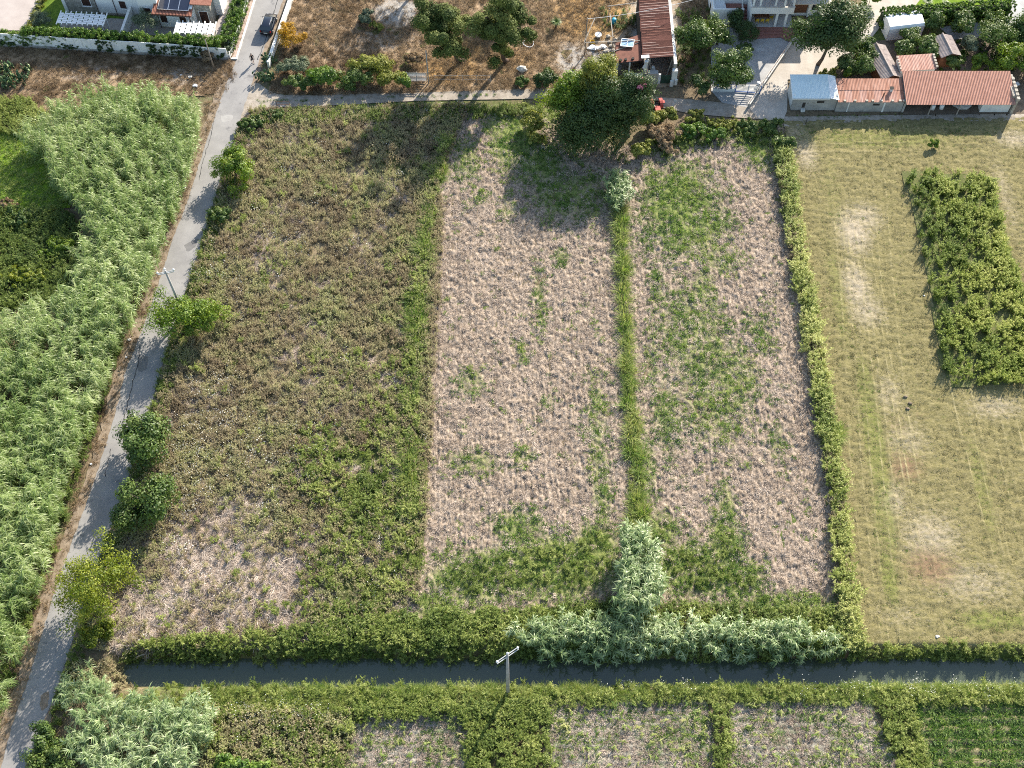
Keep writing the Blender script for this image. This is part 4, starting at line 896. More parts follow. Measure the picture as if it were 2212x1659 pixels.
# ------------------------------------------------------------------ white house with balcony
h = thing('balcony_house', 'white two storey house with a balcony porch and red steps', 'house', (33.2, 128.1, 0))
FZ = .45
part('porch_floor', 'porch_tile', h, (-.2, 6.2, -.1, 3.2, 0, FZ))
part('wall', 'white_wall', h, (-.2, 6.0, 3.2, 12, 0, 6.4)); part('wall', 'white_wall', h, (6.0, 11.2, 2.7, 12, 0, 5.6)); part('wall', 'white_wall', h, (-5.2, -.22, 3.0, 12, 0, 5.2))
part('porch_end_wall', 'white_wall', h, (-.2, .12, .1, 3.2, FZ, 2.9))
sl = part('balcony', 'white_wall', h, (-.25, 5.75, -.15, 3.2, 2.85, 3.02)); part('parapet', 'white_wall', sl, (-.25, 5.75, -.15, .02, 3.02, 3.95), (5.58, 5.75, .02, 3.2, 3.02, 3.95), (-.25, -.08, .02, 3.2, 3.02, 3.95)); part('balcony_rail', 'pale_stone', sl, (-.3, 5.8, -.18, .05, 3.953, 4.0))
for x in (3.62, 4.95): part('column', 'white_wall', h, (x - .16, x + .16, -.02, .3, FZ, 2.848))
for x in (.05, 1.0, 3.1, 4.35, 5.6): part('upper_column', 'white_wall', h, (x - .12, x + .12, .1, .3, 3.96, 6.2))
part('roof', 'red_tile', h, (-.6, 6.4, -.5, 12.4, 6.4, 6.6)); part('roof', 'red_tile', h, (6.42, 11.6, 2.2, 12.4, 5.6, 5.8))
def pane(x0, x1, z0, z1, y, m='shutter_brown', name='window'):
    f = part(name, 'white_wall' if name == 'window' else 'wood_brown', h, (x0 - .06, x1 + .06, y - .05, y - .003, z0 - .06, z0), (x0 - .06, x1 + .06, y - .05, y - .003, z1, z1 + .06), (x0 - .06, x0, y - .05, y - .003, z0, z1), (x1, x1 + .06, y - .05, y - .003, z0, z1))
    part('pane' if m == 'car_glass' else 'leaf', m, f, (x0, x1, y - .03, y - .004, z0, z1))
pane(.2, 2.6, 2.25, 2.6, 3.2); pane(.9, 2.2, .75, 1.9, 3.2, 'car_glass'); pane(3.0, 4.0, .5, 2.3, 3.2, 'dark_green_paint', 'door'); pane(4.5, 5.2, .5, 2.5, 3.2, 'wood_brown', 'door')
for x0, x1 in [(1.2, 2.0), (2.1, 2.95), (3.3, 4.2), (4.6, 5.4)]: pane(x0, x1, 3.2, 5.6, 3.2, 'car_glass')
pane(6.6, 8.3, .6, 2.6, 2.7, 'wood_brown', 'door'); pane(9.0, 9.9, 1.0, 2.4, 2.7, 'car_glass'); pane(-4.4, -2.0, 3.4, 4.8, 3.0, 'wood_brown', 'door')
for x in (8.6, 10.2): part('pilaster', 'white_wall', h, (x - .15, x + .15, 2.4, 2.697, 0, 3.0))
part('canopy', 'pale_stone', h, (6.1, 11.3, 1.5, 2.695, 3.0, 3.12)); part('terrace_wall', 'white_wall', h, (-5.2, -.9, .9, 1.1, 0, 2.7), (-5.2, -5.0, 1.1, 3.0, 0, 2.7)); part('terrace_floor', 'step_tile', h, (-5.0, -.9, 1.1, 3.0, 0, 1.9))
for k in range(6): part('stair_step', 'step_tile', h, (-.88, -.22, .2 + .45 * k, .2 + .45 * (k + 1), 0, .3 * (k + 1)))
MB().add([(-.98, -.3, 0), (-.98, 3, 0), (-.98, 3, 2.6), (-.98, 1.2, 2.0), (-.98, -.3, .8), (-.88, -.3, 0), (-.88, 3, 0), (-.88, 3, 2.6), (-.88, 1.2, 2.0), (-.88, -.3, .8)], [(4, 3, 2, 1, 0), (5, 6, 7, 8, 9), (0, 5, 9, 4), (4, 9, 8, 3), (3, 8, 7, 2)]).build('stair_wall', 'white_wall', h)
part('stair_opening', 'dark_inside', h, (-1.6, -1.0, .6, .893, .9, 1.9))
B = [g(1597, 86), g(1686, 82), g(1706, 92)]; T = [g(1597, 66), g(1690, 66), g(1716, 77)]
for k in range(3):
    f = k / 3; L0 = [(B[i][0] + (T[i][0] - B[i][0]) * f, B[i][1] + (T[i][1] - B[i][1]) * f) for i in range(3)]
    poly = L0 + [(T[2][0], T[2][1] + .01), (T[2][0] - .3, T[2][1] + .9), (37.9, 127.99), (32.0, 127.99)]
    MB().prism([(x - 33.2, y - 128.1) for x, y in poly], .043 if k == 0 else .15 * k, .15 * (k + 1)).build('front_step', 'step_tile', h)
tb = thing('dining_table', 'brown wooden dining table on the house porch', 'table', (35.1, 129.5, FZ)); part('table_top', 'wood_brown', tb, (-1.0, 1.0, -.4, .4, .7, .75))
for x in (-.9, .9):
    for y in (-.32, .32): part('leg', 'wood_brown', tb, (x - .04, x + .04, y - .04, y + .04, 0, .7))
ch = thing('porch_chair', 'yellow chair at the porch dining table', 'chair', (34.4, 128.85, FZ), 0, 'yellow chairs round the porch table')
part('seat', 'yellow_paint', ch, (-.2, .2, -.2, .2, .42, .46)); part('backrest', 'yellow_paint', ch, (-.2, .2, -.22, -.19, .46, .88))
for x in (-.17, .17):
    for y in (-.17, .17): part('leg', 'yellow_paint', ch, (x - .02, x + .02, y - .02, y + .02, 0, .42))
for x, y, rz in [(35.1, 128.85, 0), (35.8, 128.85, 0), (34.4, 130.15, 180), (35.1, 130.15, 180), (36.45, 129.5, 90)]:
    c = copy_tree(ch); c.location = (x, y, FZ); c.rotation_euler.z = R(rz)
# courtyard wall and blue gate
a, b = g(1616, 233), g(1721, 78); w = thing('courtyard_wall', 'long low grey wall running up beside the concrete drive', 'wall', (*a, 0)); d = Vector((b[0] - a[0], b[1] - a[1], 0))
MB().beam((0, 0, .35), (d.x, d.y, .35), .28, .7).build('wall_body', 'grey_plaster', w); MB().beam((0, 0, .73), (d.x, d.y, .73), .36, .07).build('coping', 'pale_stone', w)
MB().tube([(0, 0, 1.05), (d.x, d.y, 1.05)], .03, 6).build('rail', 'rusty_iron', w)
for k in range(8): q = d * (k / 7); MB().tube([(q.x, q.y, .75), (q.x, q.y, 1.05)], .025, 5).build('rail_post', 'rusty_iron', w)
a, b, c = g(1540, 197), g(1588, 199), g(1641, 203)
w = thing('courtyard_fence', 'low white wall with a blue railing left of the blue gate', 'fence', (*a, 0)); Lx = b[0] - a[0]
part('wall_body', 'old_white', w, (0, Lx, -.12, .12, 0, .5))
for z in (.75, 1.25): part('rail', 'blue_paint', w, (0, Lx, -.03, .03, z, z + .06))
for k in range(6): x = Lx * k / 5; part('rail_post', 'blue_paint', w, (x - .03, x + .03, -.025, .025, .5, 1.33))
w = thing('sliding_gate', 'blue sliding gate with pale rails at the courtyard entrance', 'gate', (*b, 0), math.atan2(c[1] - b[1], c[0] - b[0])); Lx = math.dist(b, c)
for x in (0, Lx / 2, Lx): part('gate_post', 'blue_paint', w, (x - .05, x + .05, -.05, .05, 0, 1.45))
part('bottom_rail', 'blue_paint', w, (.05, Lx - .05, -.04, .04, .1, .25))
for k in range(5): part('rail', 'galvanised', w, (.06, Lx - .06, -.07, -.052, .42 + k * .22, .52 + k * .22))
x, y = g(1642, 181); junk('white_bucket', 'white bucket on the courtyard behind the blue gate', 'bucket', MB().tube([(x - .3, y - .3, .045), (x - .3, y - .3, .5), (x - .3, y - .3, .45)], [.2, .28, .22], 12), 'white_plastic', True)
p = thing('privy', 'small grey white tin lean-to left of the balcony house', 'shed', (*g(1549, 44), 0), R(8))
part('wall', 'dark_inside', p, (-.8, .8, 0, 1.8, 0, 1.9)); MB().corr((-1, -.4, 2.0), (1, -.4, 2.0), (1, 2.2, 2.6), (-1, 2.2, 2.6), 8, .02).build('roof_sheet', 'white_sheet', p)
for x in (-.9, .9): part('post', 'old_white', p, (x - .05, x + .05, -.35, -.25, 0, 1.98))

# ------------------------------------------------------------------ barn row
s = thing('blue_roof_shed', 'grey plaster shed with a pale blue sheet roof', 'shed', (37.3, 112.7, 0))
part('front_wall', 'grey_plaster', s, (.0, 5.85, 0, .25, 0, 2.3)); part('side_wall', 'old_white', s, (-.02, .2, .252, 3.4, 0, 2.5)); part('rear_wall', 'grey_plaster', s, (.2, 5.85, 3.2, 3.4, 0, 2.8))
part('side_wall', 'grey_plaster', s, (5.65, 5.85, .252, 3.2, 0, 2.4))
for i in range(4):
    x0 = -.2 + i * 1.24; MB().corr((x0, -.18, 2.38), (x0 + 1.235, -.18, 2.38), (x0 + 1.235, 3.55, 3.02), (x0, 3.55, 3.02), 7, .02).build('roof_sheet', 'blue_sheet', s)
MB().corr((4.76, -.18, 2.38), (6.0, -.3, 2.2), (5.75, 3.45, 2.82), (4.76, 3.55, 3.02), 7, .02).build('roof_sheet', 'white_sheet', s)
part('fascia', 'white_sheet', s, (-.25, 4.75, -.24, -.2, 2.24, 2.36)); MB().beam((-.23, -.2, 2.34), (-.23, 3.55, 2.98), .05, .16).build('fascia', 'white_sheet', s)
for x0, x1, z0, z1 in [(3.2, 4.15, 1.35, 1.75)]: part('window', 'dark_inside', s, (x0, x1, -.012, .02, z0, z1))
d_ = part('door', 'dark_inside', s, (1.35, 1.75, -.012, .02, .5, 1.45)); part('trough', 'old_white', s, (1.3, 1.85, -.35, -.02, 0, .35))
s = thing('rusty_roof_shed', 'low grey plaster shed under patched rusty sheets', 'shed', (43.15, 112.45, 0))
part('front_wall', 'grey_plaster', s, (.02, 8.85, 0, .25, 0, 1.85)); part('rear_wall', 'grey_plaster', s, (.02, 8.85, 3.0, 3.2, 0, 2.4)); part('buttress', 'old_white', s, (1.5, 1.65, -.08, -.003, 0, 1.8)); part('buttress', 'old_white', s, (6.2, 6.4, -.1, -.003, 0, 1.75))
random.seed(21)
for i in range(9):
    x0 = i * .98; k = i % 4
    for j in range(2):
        ya, yb = (-.2, 1.75) if j == 0 else (1.62, 3.4); za = lambda y: 1.95 + (y + .2) * .19 + (.03 if j else 0) + random.uniform(0, .02)
        MB().corr((x0, ya, za(ya)), (x0 + .99, ya, za(ya)), (x0 + .99, yb, za(yb)), (x0, yb, za(yb)), 5, .014, wob=.004).build('roof_sheet', ['rust_sheet', 'rust_sheet', 'rust_pale', 'rust_sheet'][(i * 2 + j) % 4], s)
for x in (.9, 2.25, 3.8, 4.6, 5.7, 7.2, 8.2, 8.7): part('weight_stone', 'rubble_stone', s, (x - .16, x + .16, -.18, .1, 2.02, 2.16))
part('window', 'dark_inside', s, (4.8, 5.7, -.012, .02, 1.15, 1.5)); part('chimney', 'old_white', s, (7.0, 7.35, 1.4, 1.75, 2.2, 2.75)); part('chimney_cap', 'rubber', s, (6.93, 7.42, 1.33, 1.82, 2.75, 2.82)); MB().tube([(6.0, .6, 2.1), (6.05, .65, 2.9)], .09, 8).build('stove_pipe', 'rusty_iron', s)
s = thing('terracotta_barn', 'long open fronted barn with a terracotta corrugated roof', 'barn', (52.1, 112.3, 0))
for i in range(14):
    x0 = -.1 + i * 1.03
    MB().corr((x0, -.75, 2.22), (x0 + 1.035, -.75, 2.22), (x0 + 1.035 - .02 * 0, 4.4, 3.2), (x0, 4.4, 3.2), 5, .03).build('roof_sheet', 'terracotta', s)
part('rear_wall', 'grey_plaster', s, (0, 14.2, 4.0, 4.25, 0, 3.0)); part('side_wall', 'grey_plaster', s, (-.05, .2, .0, 4.0, 0, 2.3)); part('side_wall', 'rubble_stone', s, (14.0, 14.35, .3, 4.25, 0, 2.75)); part('bay_wall', 'old_white', s, (10.4, 14.2, .05, .28, 0, 2.15)); part('bay_wall', 'old_white', s, (10.4, 10.6, .28, 4.0, 0, 2.3))
for x in (3.4, 7.2): MB().tube([(x, -.5, 0), (x, -.5, 2.2)], .09, 8).build('post', 'grey_timber', s)
part('eave_beam', 'wood_brown', s, (0, 14.2, -.58, -.46, 2.06, 2.18)); part('parapet_stones', 'rubble_stone', s, (14.36, 14.7, -.3, 4.2, 0, 2.6)); random.seed(5)
for k in range(7): y = -.4 + k * .7; part('parapet_stone', 'rubble_stone', s, (14.36, 14.75, y, y + .45, 2.6 + .01, 2.75 + random.uniform(0, .25)))
for k, (x, y, lab) in enumerate([(56.3, 112.9, 'left white feed drum inside the open barn'), (57.5, 113.0, 'right white feed drum inside the open barn')]):
    junk('feed_drum', lab, 'drum', MB().tube([(x, y, .03), (x, y, .7), (x, y, .8)], [.3, .3, .22], 12), 'white_plastic', True)
x, y = g(2100, 243); junk('plank_stack', 'grey tarpaulin heap in the barn bay', 'tarpaulin', MB().sphere((x - 1.2, y + 1.0, .5), 1.3, .8, .6, 12, 8, .15), 'concrete')
x, y = g(2192, 187); t = thing('white_slab', 'small white slab lying right of the terracotta barn', 'slab', (x, y, 0), R(15)); part('slab_body', 'white_plastic', t, (-.55, .45, -.3, .3, .45, .53)); part('support', 'rubble_stone', t, (-.4, .3, -.2, .2, 0, .45))
def ridge_shed(name, label, near, far, half, zr, ze, matn, wallm):
    n = Vector((*near, 0)); f = Vector((*far, 0)); d = f - n; Ls = d.length; s = thing(name, label, 'shed', n, math.atan2(d.y, d.x) - math.pi / 2)
    part('wall', wallm, s, (-half + .2, half - .2, .35, Ls - .1, 0, ze - .05))
    MB().add([(-half + .2, .35, ze - .05), (half - .2, .35, ze - .05), (0, .35, zr - .12), (-half + .2, Ls - .1, ze - .05), (half - .2, Ls - .1, ze - .05), (0, Ls - .1, zr - .12)], [(0, 1, 2), (5, 4, 3)]).build('gable', wallm, s)
    k = max(3, int(round(Ls / 1.05)))
    for i in range(k):
        y0 = Ls * i / k; y1 = Ls * (i + 1) / k - .02
        MB().corr((-half, y1, ze), (-half, y0, ze), (0, y0, zr), (0, y1, zr), 5, .025).build('roof_sheet', matn, s)
        MB().corr((half, y0, ze), (half, y1, ze), (0, y1, zr), (0, y0, zr), 5, .025).build('roof_sheet', matn, s)
    MB().tube([(0, -.02, zr + .03), (0, Ls + .02, zr + .03)], .1, 8).build('ridge_cap', 'fibre_cement', s)
    return s
ridge_shed('ridged_shed', 'narrow grey brown ridged shed behind the rusty sheds', g(1930, 163, 2.6), g(1893, 93, 2.6), 1.45, 2.6, 2.0, 'fibre_cement', 'wood_brown')
ridge_shed('ridged_shed', 'small ridged shed among the orchard trees', g(2058, 116, 2.8), g(2036, 72, 2.8), 1.45, 2.8, 2.25, 'fibre_cement', 'wood_brown')
s = thing('pink_roof_hut', 'whitewashed hut with a pale rusty sheet roof behind the barn', 'hut', (52.2, 117.4, 0), R(5))
part('wall', 'old_white', s, (0, 4.7, .1, 2.3, 0, 2.45)); part('opening', 'dark_inside', s, (-.012, .05, 1.0, 1.4, 1.0, 1.6))
for i in range(5):
    x0 = -.15 + i * 1.0; MB().corr((x0, -.1, 2.55), (x0 + .995, -.1, 2.55), (x0 + .995, 2.5, 2.85), (x0, 2.5, 2.85), 5, .018).build('roof_sheet', 'rust_pale', s)
for k in range(5): part('weight_stone', 'rubble_stone', s, (4.75, 5.05, .1 + k * .48, .4 + k * .48, 2.62 + k * .05, 2.8 + k * .05)); part('weight_stone', 'rubble_stone', s, (-.2, .02, .1 + k * .48, .34 + k * .48, 2.62 + k * .05, 2.78 + k * .05))
t = thing('white_tent', 'white garage tent in front of the clipped hedge', 'tent', (*g(1914, 88), 0), R(9)); Wt, Dt = 5.0, 3.0
m = MB(); prof = [(0, 0), (0, 2.0), (.25, 2.3), (Dt / 2, 2.55), (Dt - .25, 2.3), (Dt, 2.0), (Dt, 0)]
vs = [(x, y, z) for x in (0, Wt * .5, Wt) for y, z in prof]; k = len(prof); m.add(vs, [(i * k + j, (i + 1) * k + j, (i + 1) * k + j + 1, i * k + j + 1) for i in range(2) for j in range(k - 1)] + [tuple(range(k)), tuple(2 * k + j for j in range(k))[::-1]]); m.build('canopy', 'tent_cloth', t)
for x in (-.04, Wt + .04):
    for y in (.02, Dt - .02): MB().tube([(x, y, 0), (x, y, 2.0)], .035, 6).build('pole', 'galvanised', t)
junk('plastic_chair', 'white plastic chair lying in the shade by the right wing', 'chair', MB().box(46.2, 46.7, 130.3, 130.8, .4, .45).box(46.2, 46.7, 130.75, 130.82, .45, .95).box(46.2, 46.26, 130.3, 130.36, 0, .4).box(46.64, 46.7, 130.3, 130.36, 0, .4).box(46.2, 46.26, 130.74, 130.8, 0, .4).box(46.64, 46.7, 130.74, 130.8, 0, .4), 'white_plastic')

# ------------------------------------------------------------------ car
cx, cy = g(579, 79); c = thing('parked_car', 'black hatchback with silver roof rails parked at the wall', 'car', (cx, cy + 1.9, .06), R(-7))
prof = [(-1.98, .35, .5, .78), (-1.9, .30, .78, .82), (-1.75, .28, .98, .84), (-1.0, .26, 1.0, .86), (0, .26, 1.0, .87), (.75, .26, .98, .86), (1.0, .27, .92, .85), (1.75, .30, .78, .80), (1.95, .36, .62, .70)]
m = MB(); nr = 8; rings = []
for (y, z0, zt, w) in prof:
    rings.append([(-w * .92, y, z0), (-w, y, z0 + .18), (-w, y, (z0 + zt) / 2 + .08), (-w * .93, y, zt), (w * .93, y, zt), (w, y, (z0 + zt) / 2 + .08), (w, y, z0 + .18), (w * .92, y, z0)])
vs = [q for r in rings for q in r]; fs = [(i * 8 + j, i * 8 + (j + 1) % 8, (i + 1) * 8 + (j + 1) % 8, (i + 1) * 8 + j) for i in range(len(prof) - 1) for j in range(8)] + [tuple(range(8))[::-1], tuple((len(prof) - 1) * 8 + j for j in range(8))]
body = m.add(vs, fs).build('body', 'car_paint', c, True)
m = MB(); cab = [(-1.85, .99, .80, .99), (-1.45, .99, .70, 1.49), (-.3, .99, .70, 1.53), (.35, .99, .68, 1.47), (1.05, .93, .76, .95)]
gl = MB().add([(-.79, -1.86, .985), (.79, -1.86, .985), (.79, 1.06, .93), (-.79, 1.06, .93), (-.64, -1.5, 1.46), (.64, -1.5, 1.46), (.62, .36, 1.45), (-.62, .36, 1.45)], [(0, 1, 5, 4), (1, 2, 6, 5), (2, 3, 7, 6), (3, 0, 4, 7)]).build('windows', 'car_glass', c)
MB().add([(-.66, -1.55, 1.455), (.66, -1.55, 1.455), (.66, -.4, 1.5), (.64, .38, 1.45), (-.64, .38, 1.45), (-.66, -.4, 1.5), (-.58, -1.45, 1.5), (.58, -1.45, 1.5), (.58, -.4, 1.54), (.56, .3, 1.49), (-.56, .3, 1.49), (-.58, -.4, 1.54)], [(0, 1, 7, 6), (1, 2, 8, 7), (2, 3, 9, 8), (3, 4, 10, 9), (4, 5, 11, 10), (5, 0, 6, 11), (6, 7, 8, 11), (11, 8, 9, 10)]).build('roof', 'car_paint', c, True)
for sx in (-1, 1):
    MB().tube([(sx * .56, -1.35, 1.52), (sx * .57, -1.25, 1.585), (sx * .57, .1, 1.575), (sx * .56, .2, 1.5)], .04, 6).build('roof_rail', 'chrome', c)
    MB().beam((sx * .74, -1.7, 1.05), (sx * .655, -1.5, 1.44), .08, .06).build('pillar', 'car_paint', c); MB().beam((sx * .76, .95, .98), (sx * .645, .37, 1.43), .07, .06).build('pillar', 'car_paint', c); MB().beam((sx * .80, -.3, .99), (sx * .66, -.3, 1.47), .08, .05).build('pillar', 'car_paint', c)
    MB().sphere((sx * .98, .72, 1.02), .11, .08, .08, 8, 6).build('mirror', 'car_paint', c, True)
    part('tail_lamp', 'lamp_red', c, (sx * .72 - .07, sx * .72 + .07, -1.96, -1.86, .72, .95)); part('headlamp', 'lamp_clear', c, (sx * .58 - .14, sx * .58 + .14, 1.80, 1.9, .58, .70))
    for y in (-1.25, 1.25):
        wl = MB().tube([(sx * .66, y, .32), (sx * .68, y, .32), (sx * .86, y, .32), (sx * .88, y, .32)], [.27, .33, .33, .27], 18).build('wheel', 'rubber', c); MB().tube([(sx * .84, y, .32), (sx * .89, y, .32)], [.2, .17], 10).build('rim', 'chrome', wl)
part('number_plate', 'plate_white', c, (-.26, .26, -2.0, -1.975, .58, .69)); part('bumper', 'cloth_black', c, (-.74, .74, -2.02, -1.9, .34, .5))

# ------------------------------------------------------------------ person
def skin_mesh(name, verts, edges, radii, matn, parent, sub=2):
    me = bpy.data.meshes.new(name); me.from_pydata(verts, edges, []); o = link(name, me, matn, parent)
    md = o.modifiers.new('skin', 'SKIN'); md.use_smooth_shade = True
    for i, r in enumerate(radii):
        s_ = me.skin_vertices[0].data[i]; s_.radius = r if hasattr(r, '__len__') else (r, r); s_.use_root = (i == 0)
    ss = o.modifiers.new('sub', 'SUBSURF'); ss.levels = sub; ss.render_levels = sub
    return o
ps = thing('person', 'person in dark shirt and shorts walking on the lane', 'person', (*g(547, 137), .06), R(200))
V = [(0, 0, .92), (0, 0, 1.05), (0, .01, 1.25), (0, 0, 1.40), (0, .01, 1.47), (0, .015, 1.53), (0, .02, 1.60), (0, .015, 1.68)]; E = [(i, i + 1) for i in range(7)]; Rr = [(.15, .11), (.14, .105), (.16, .11), (.12, .09), (.055, .055), (.07, .08), (.085, .10), (.06, .07)]
for sx in (-1, 1):
    b = len(V); st = .16 * sx
    V += [(sx * .09, 0, .86), (sx * .10, st * .4, .48), (sx * .10, st * -.1 + (-.12 if sx > 0 else .1), .09), (sx * .10, st * -.1 + (.03 if sx > 0 else .24), .035)]; Rr += [.085, .06, .042, .036]; E += [(0, b), (b, b + 1), (b + 1, b + 2), (b + 2, b + 3)]
    a = len(V); V += [(sx * .20, 0, 1.38), (sx * .26, -.03 * sx, 1.10), (sx * .27, .10, .88), (sx * .27, .14, .80)]; Rr += [.055, .042, .033, .032]; E += [(3, a), (a, a + 1), (a + 1, a + 2), (a + 2, a + 3)]
    for k, (dx, L_) in enumerate([(-.028, .062), (-.009, .072), (.010, .068), (.028, .055)]):
        f = len(V); V += [(sx * .27 + dx, .155, .76), (sx * .27 + dx * 1.1, .165 + .01, .76 - L_)]; Rr += [.009, .008]; E += [(a + 3, f), (f, f + 1)]
    f = len(V); V += [(sx * .235, .165, .80), (sx * .22, .185, .765)]; Rr += [.011, .009]; E += [(a + 3, f), (f, f + 1)]
bd = skin_mesh('body', V, E, Rr, 'skin', ps)
skin_mesh('shirt', [(0, 0, .95), (0, .005, 1.1), (0, .01, 1.27), (0, 0, 1.40), (.19, 0, 1.385), (.245, -.02, 1.18), (-.19, 0, 1.385), (-.245, .02, 1.18)], [(0, 1), (1, 2), (2, 3), (3, 4), (4, 5), (3, 6), (6, 7)], [(.17, .125), (.165, .125), (.175, .13), (.13, .10), .075, .062, .075, .062], 'cloth_black', ps)
skin_mesh('shorts', [(0, 0, .97), (0, 0, .90), (.095, .01, .80), (.10, .04, .52), (-.095, -.01, .80), (-.10, -.04, .52)], [(0, 1), (1, 2), (2, 3), (1, 4), (4, 5)], [(.165, .12), (.16, .125), .11, .09, .11, .09], 'cloth_navy', ps)
MB().sphere((0, .0, 1.675), .095, .105, .085, 12, 8).build('hair', 'hair_dark', ps, True)
MB().sphere((0, .115, 1.60), .014, .02, .022, 6, 5).build('nose', 'skin', ps, True)
for sx in (-1, 1):
    MB().sphere((sx * .032, .10, 1.625), .012, .008, .009, 6, 5).build('eye', 'hair_dark', ps, True); MB().sphere((sx * .088, .01, 1.61), .015, .02, .03, 6, 5).build('ear', 'skin', ps, True)
    fy = (-.03 - .016) if sx > 0 else .18
    MB().sphere((sx * .10, fy, .045), .055, .14, .05, 8, 6).build('shoe', 'shoe_grey', ps, True)
part('mouth', 'lamp_red', ps, (-.02, .02, .095, .105, 1.555, 1.562))

# ------------------------------------------------------------------ litter on the verges
for k, (ox, oy, lab, s_) in enumerate([(398, 407, 'white litter bag by the upper verge of the lane', .32), (373, 462, 'white litter bag where the reeds lean to the lane', .4), (279, 735, 'pale cardboard scrap on the reed verge', .42), (273, 772, 'small pale scrap below the cardboard on the reed verge', .22), (268, 830, 'tiny white litter on the shaded verge', .16), (197, 1003, 'white litter bag on the lower verge', .24), (412, 168, 'pinkish sack lying below the panel wall', .5), (391, 163, 'small white bag below the panel wall', .28), (422, 187, 'white sheet at the back edge of the reeds', .6), (1262, 178, 'white bag at the foot of the wire fence', .25), (1996, 639, 'tiny white bag lying on the hay field', .2), (2024, 1376, 'pale stone at the bottom edge of the hay field', .35)]):
    x, y = g(ox, oy); random.seed(k); tag(MB().sphere((x, y, s_ * .3), s_ * .65, s_ * .5, s_ * .3, 8, 6, .3).build('litter_bag' if k != 11 else 'field_stone', 'white_plastic' if k not in (2, 6, 11) else 'pale_stone'), lab, 'litter' if k != 11 else 'stone')
for k, (ox, oy, lab) in enumerate([(1955, 858, 'upper dark clod lump on the bare patch of the hay field'), (1965, 872, 'middle dark clod lump on the bare patch of the hay field'), (1960, 884, 'lower dark clod lump on the bare patch of the hay field')]):
    x, y = g(ox, oy); random.seed(90 + k); tag(MB().sphere((x, y, .12), .24, .17, .12, 8, 6, .35).build('earth_clod', 'soil_dark'), lab, 'clod')
# ------------------------------------------------------------------ trees, shrubs, hedges
def unit(v): return v / (np.linalg.norm(v, axis=-1, keepdims=True) + 1e-9)
def leafcloud(r, C, cr, per, size, aspect=.5, out=1.0, up=.35, squash=.75, cen=None, rnd=.42):
    k = len(C); n = k * per; idx = np.repeat(np.arange(k), per)
    d = unit(r.normal(size=(n, 3))); rr = r.random(n) ** .38
    off = d * (rr * cr[idx])[:, None]; off[:, 2] *= squash
    P = C[idx] + off; o = unit(off + .001)
    if cen is not None: o = unit(o + .35 * unit(P - cen))
    nrm = unit(o * out + np.array([0, 0, up]) + r.normal(size=(n, 3)) * rnd)
    t = unit(np.cross(nrm, r.normal(size=(n, 3)))); b = np.cross(nrm, t)
    Ls = size * r.uniform(.6, 1.35, n)[:, None]
    V = np.stack([P - t * Ls * .5, P + b * Ls * aspect * .5, P + t * Ls * .5 + nrm * Ls * -.08, P - b * Ls * aspect * .5], 1).reshape(-1, 3)
    F = np.arange(4 * n).reshape(n, 4)
    ct = r.random(k)
    tint = np.clip(.12 + .5 * ct[idx] + .38 * r.random(n), 0, 1)
    return V, F, np.repeat(tint, 4)
def lobed(r, k, rx, ry, rz, cz, n, lr=.42, flat=-.7):
    L = clumps(r, n, rx * .74, ry * .74, rz * .78, 0, .35, flat, .12)
    i = r.integers(0, len(L), k); d = unit(r.normal(size=(k, 3))) * (r.random(k) ** .5)[:, None]
    c = L[i] + d * np.array([rx, ry, rz * .85]) * lr * (.7 + .6 * r.random(len(L)))[i][:, None]
    c[:, 2] += cz
    return c
def clumps(r, k, rx, ry, rz, cz, inner=.45, flat=-.7, lump=.15):
    d = unit(r.normal(size=(k * 3, 3))); d = d[d[:, 2] > flat][:k]; k = len(d)
    f = inner + (1 - inner) * r.random(k) ** .7
    c = d * f[:, None] * np.array([rx, ry, rz]) * (1 + lump * r.normal(size=(k, 1)))
    c[:, 2] += cz
    return c
TREE_N = [0]
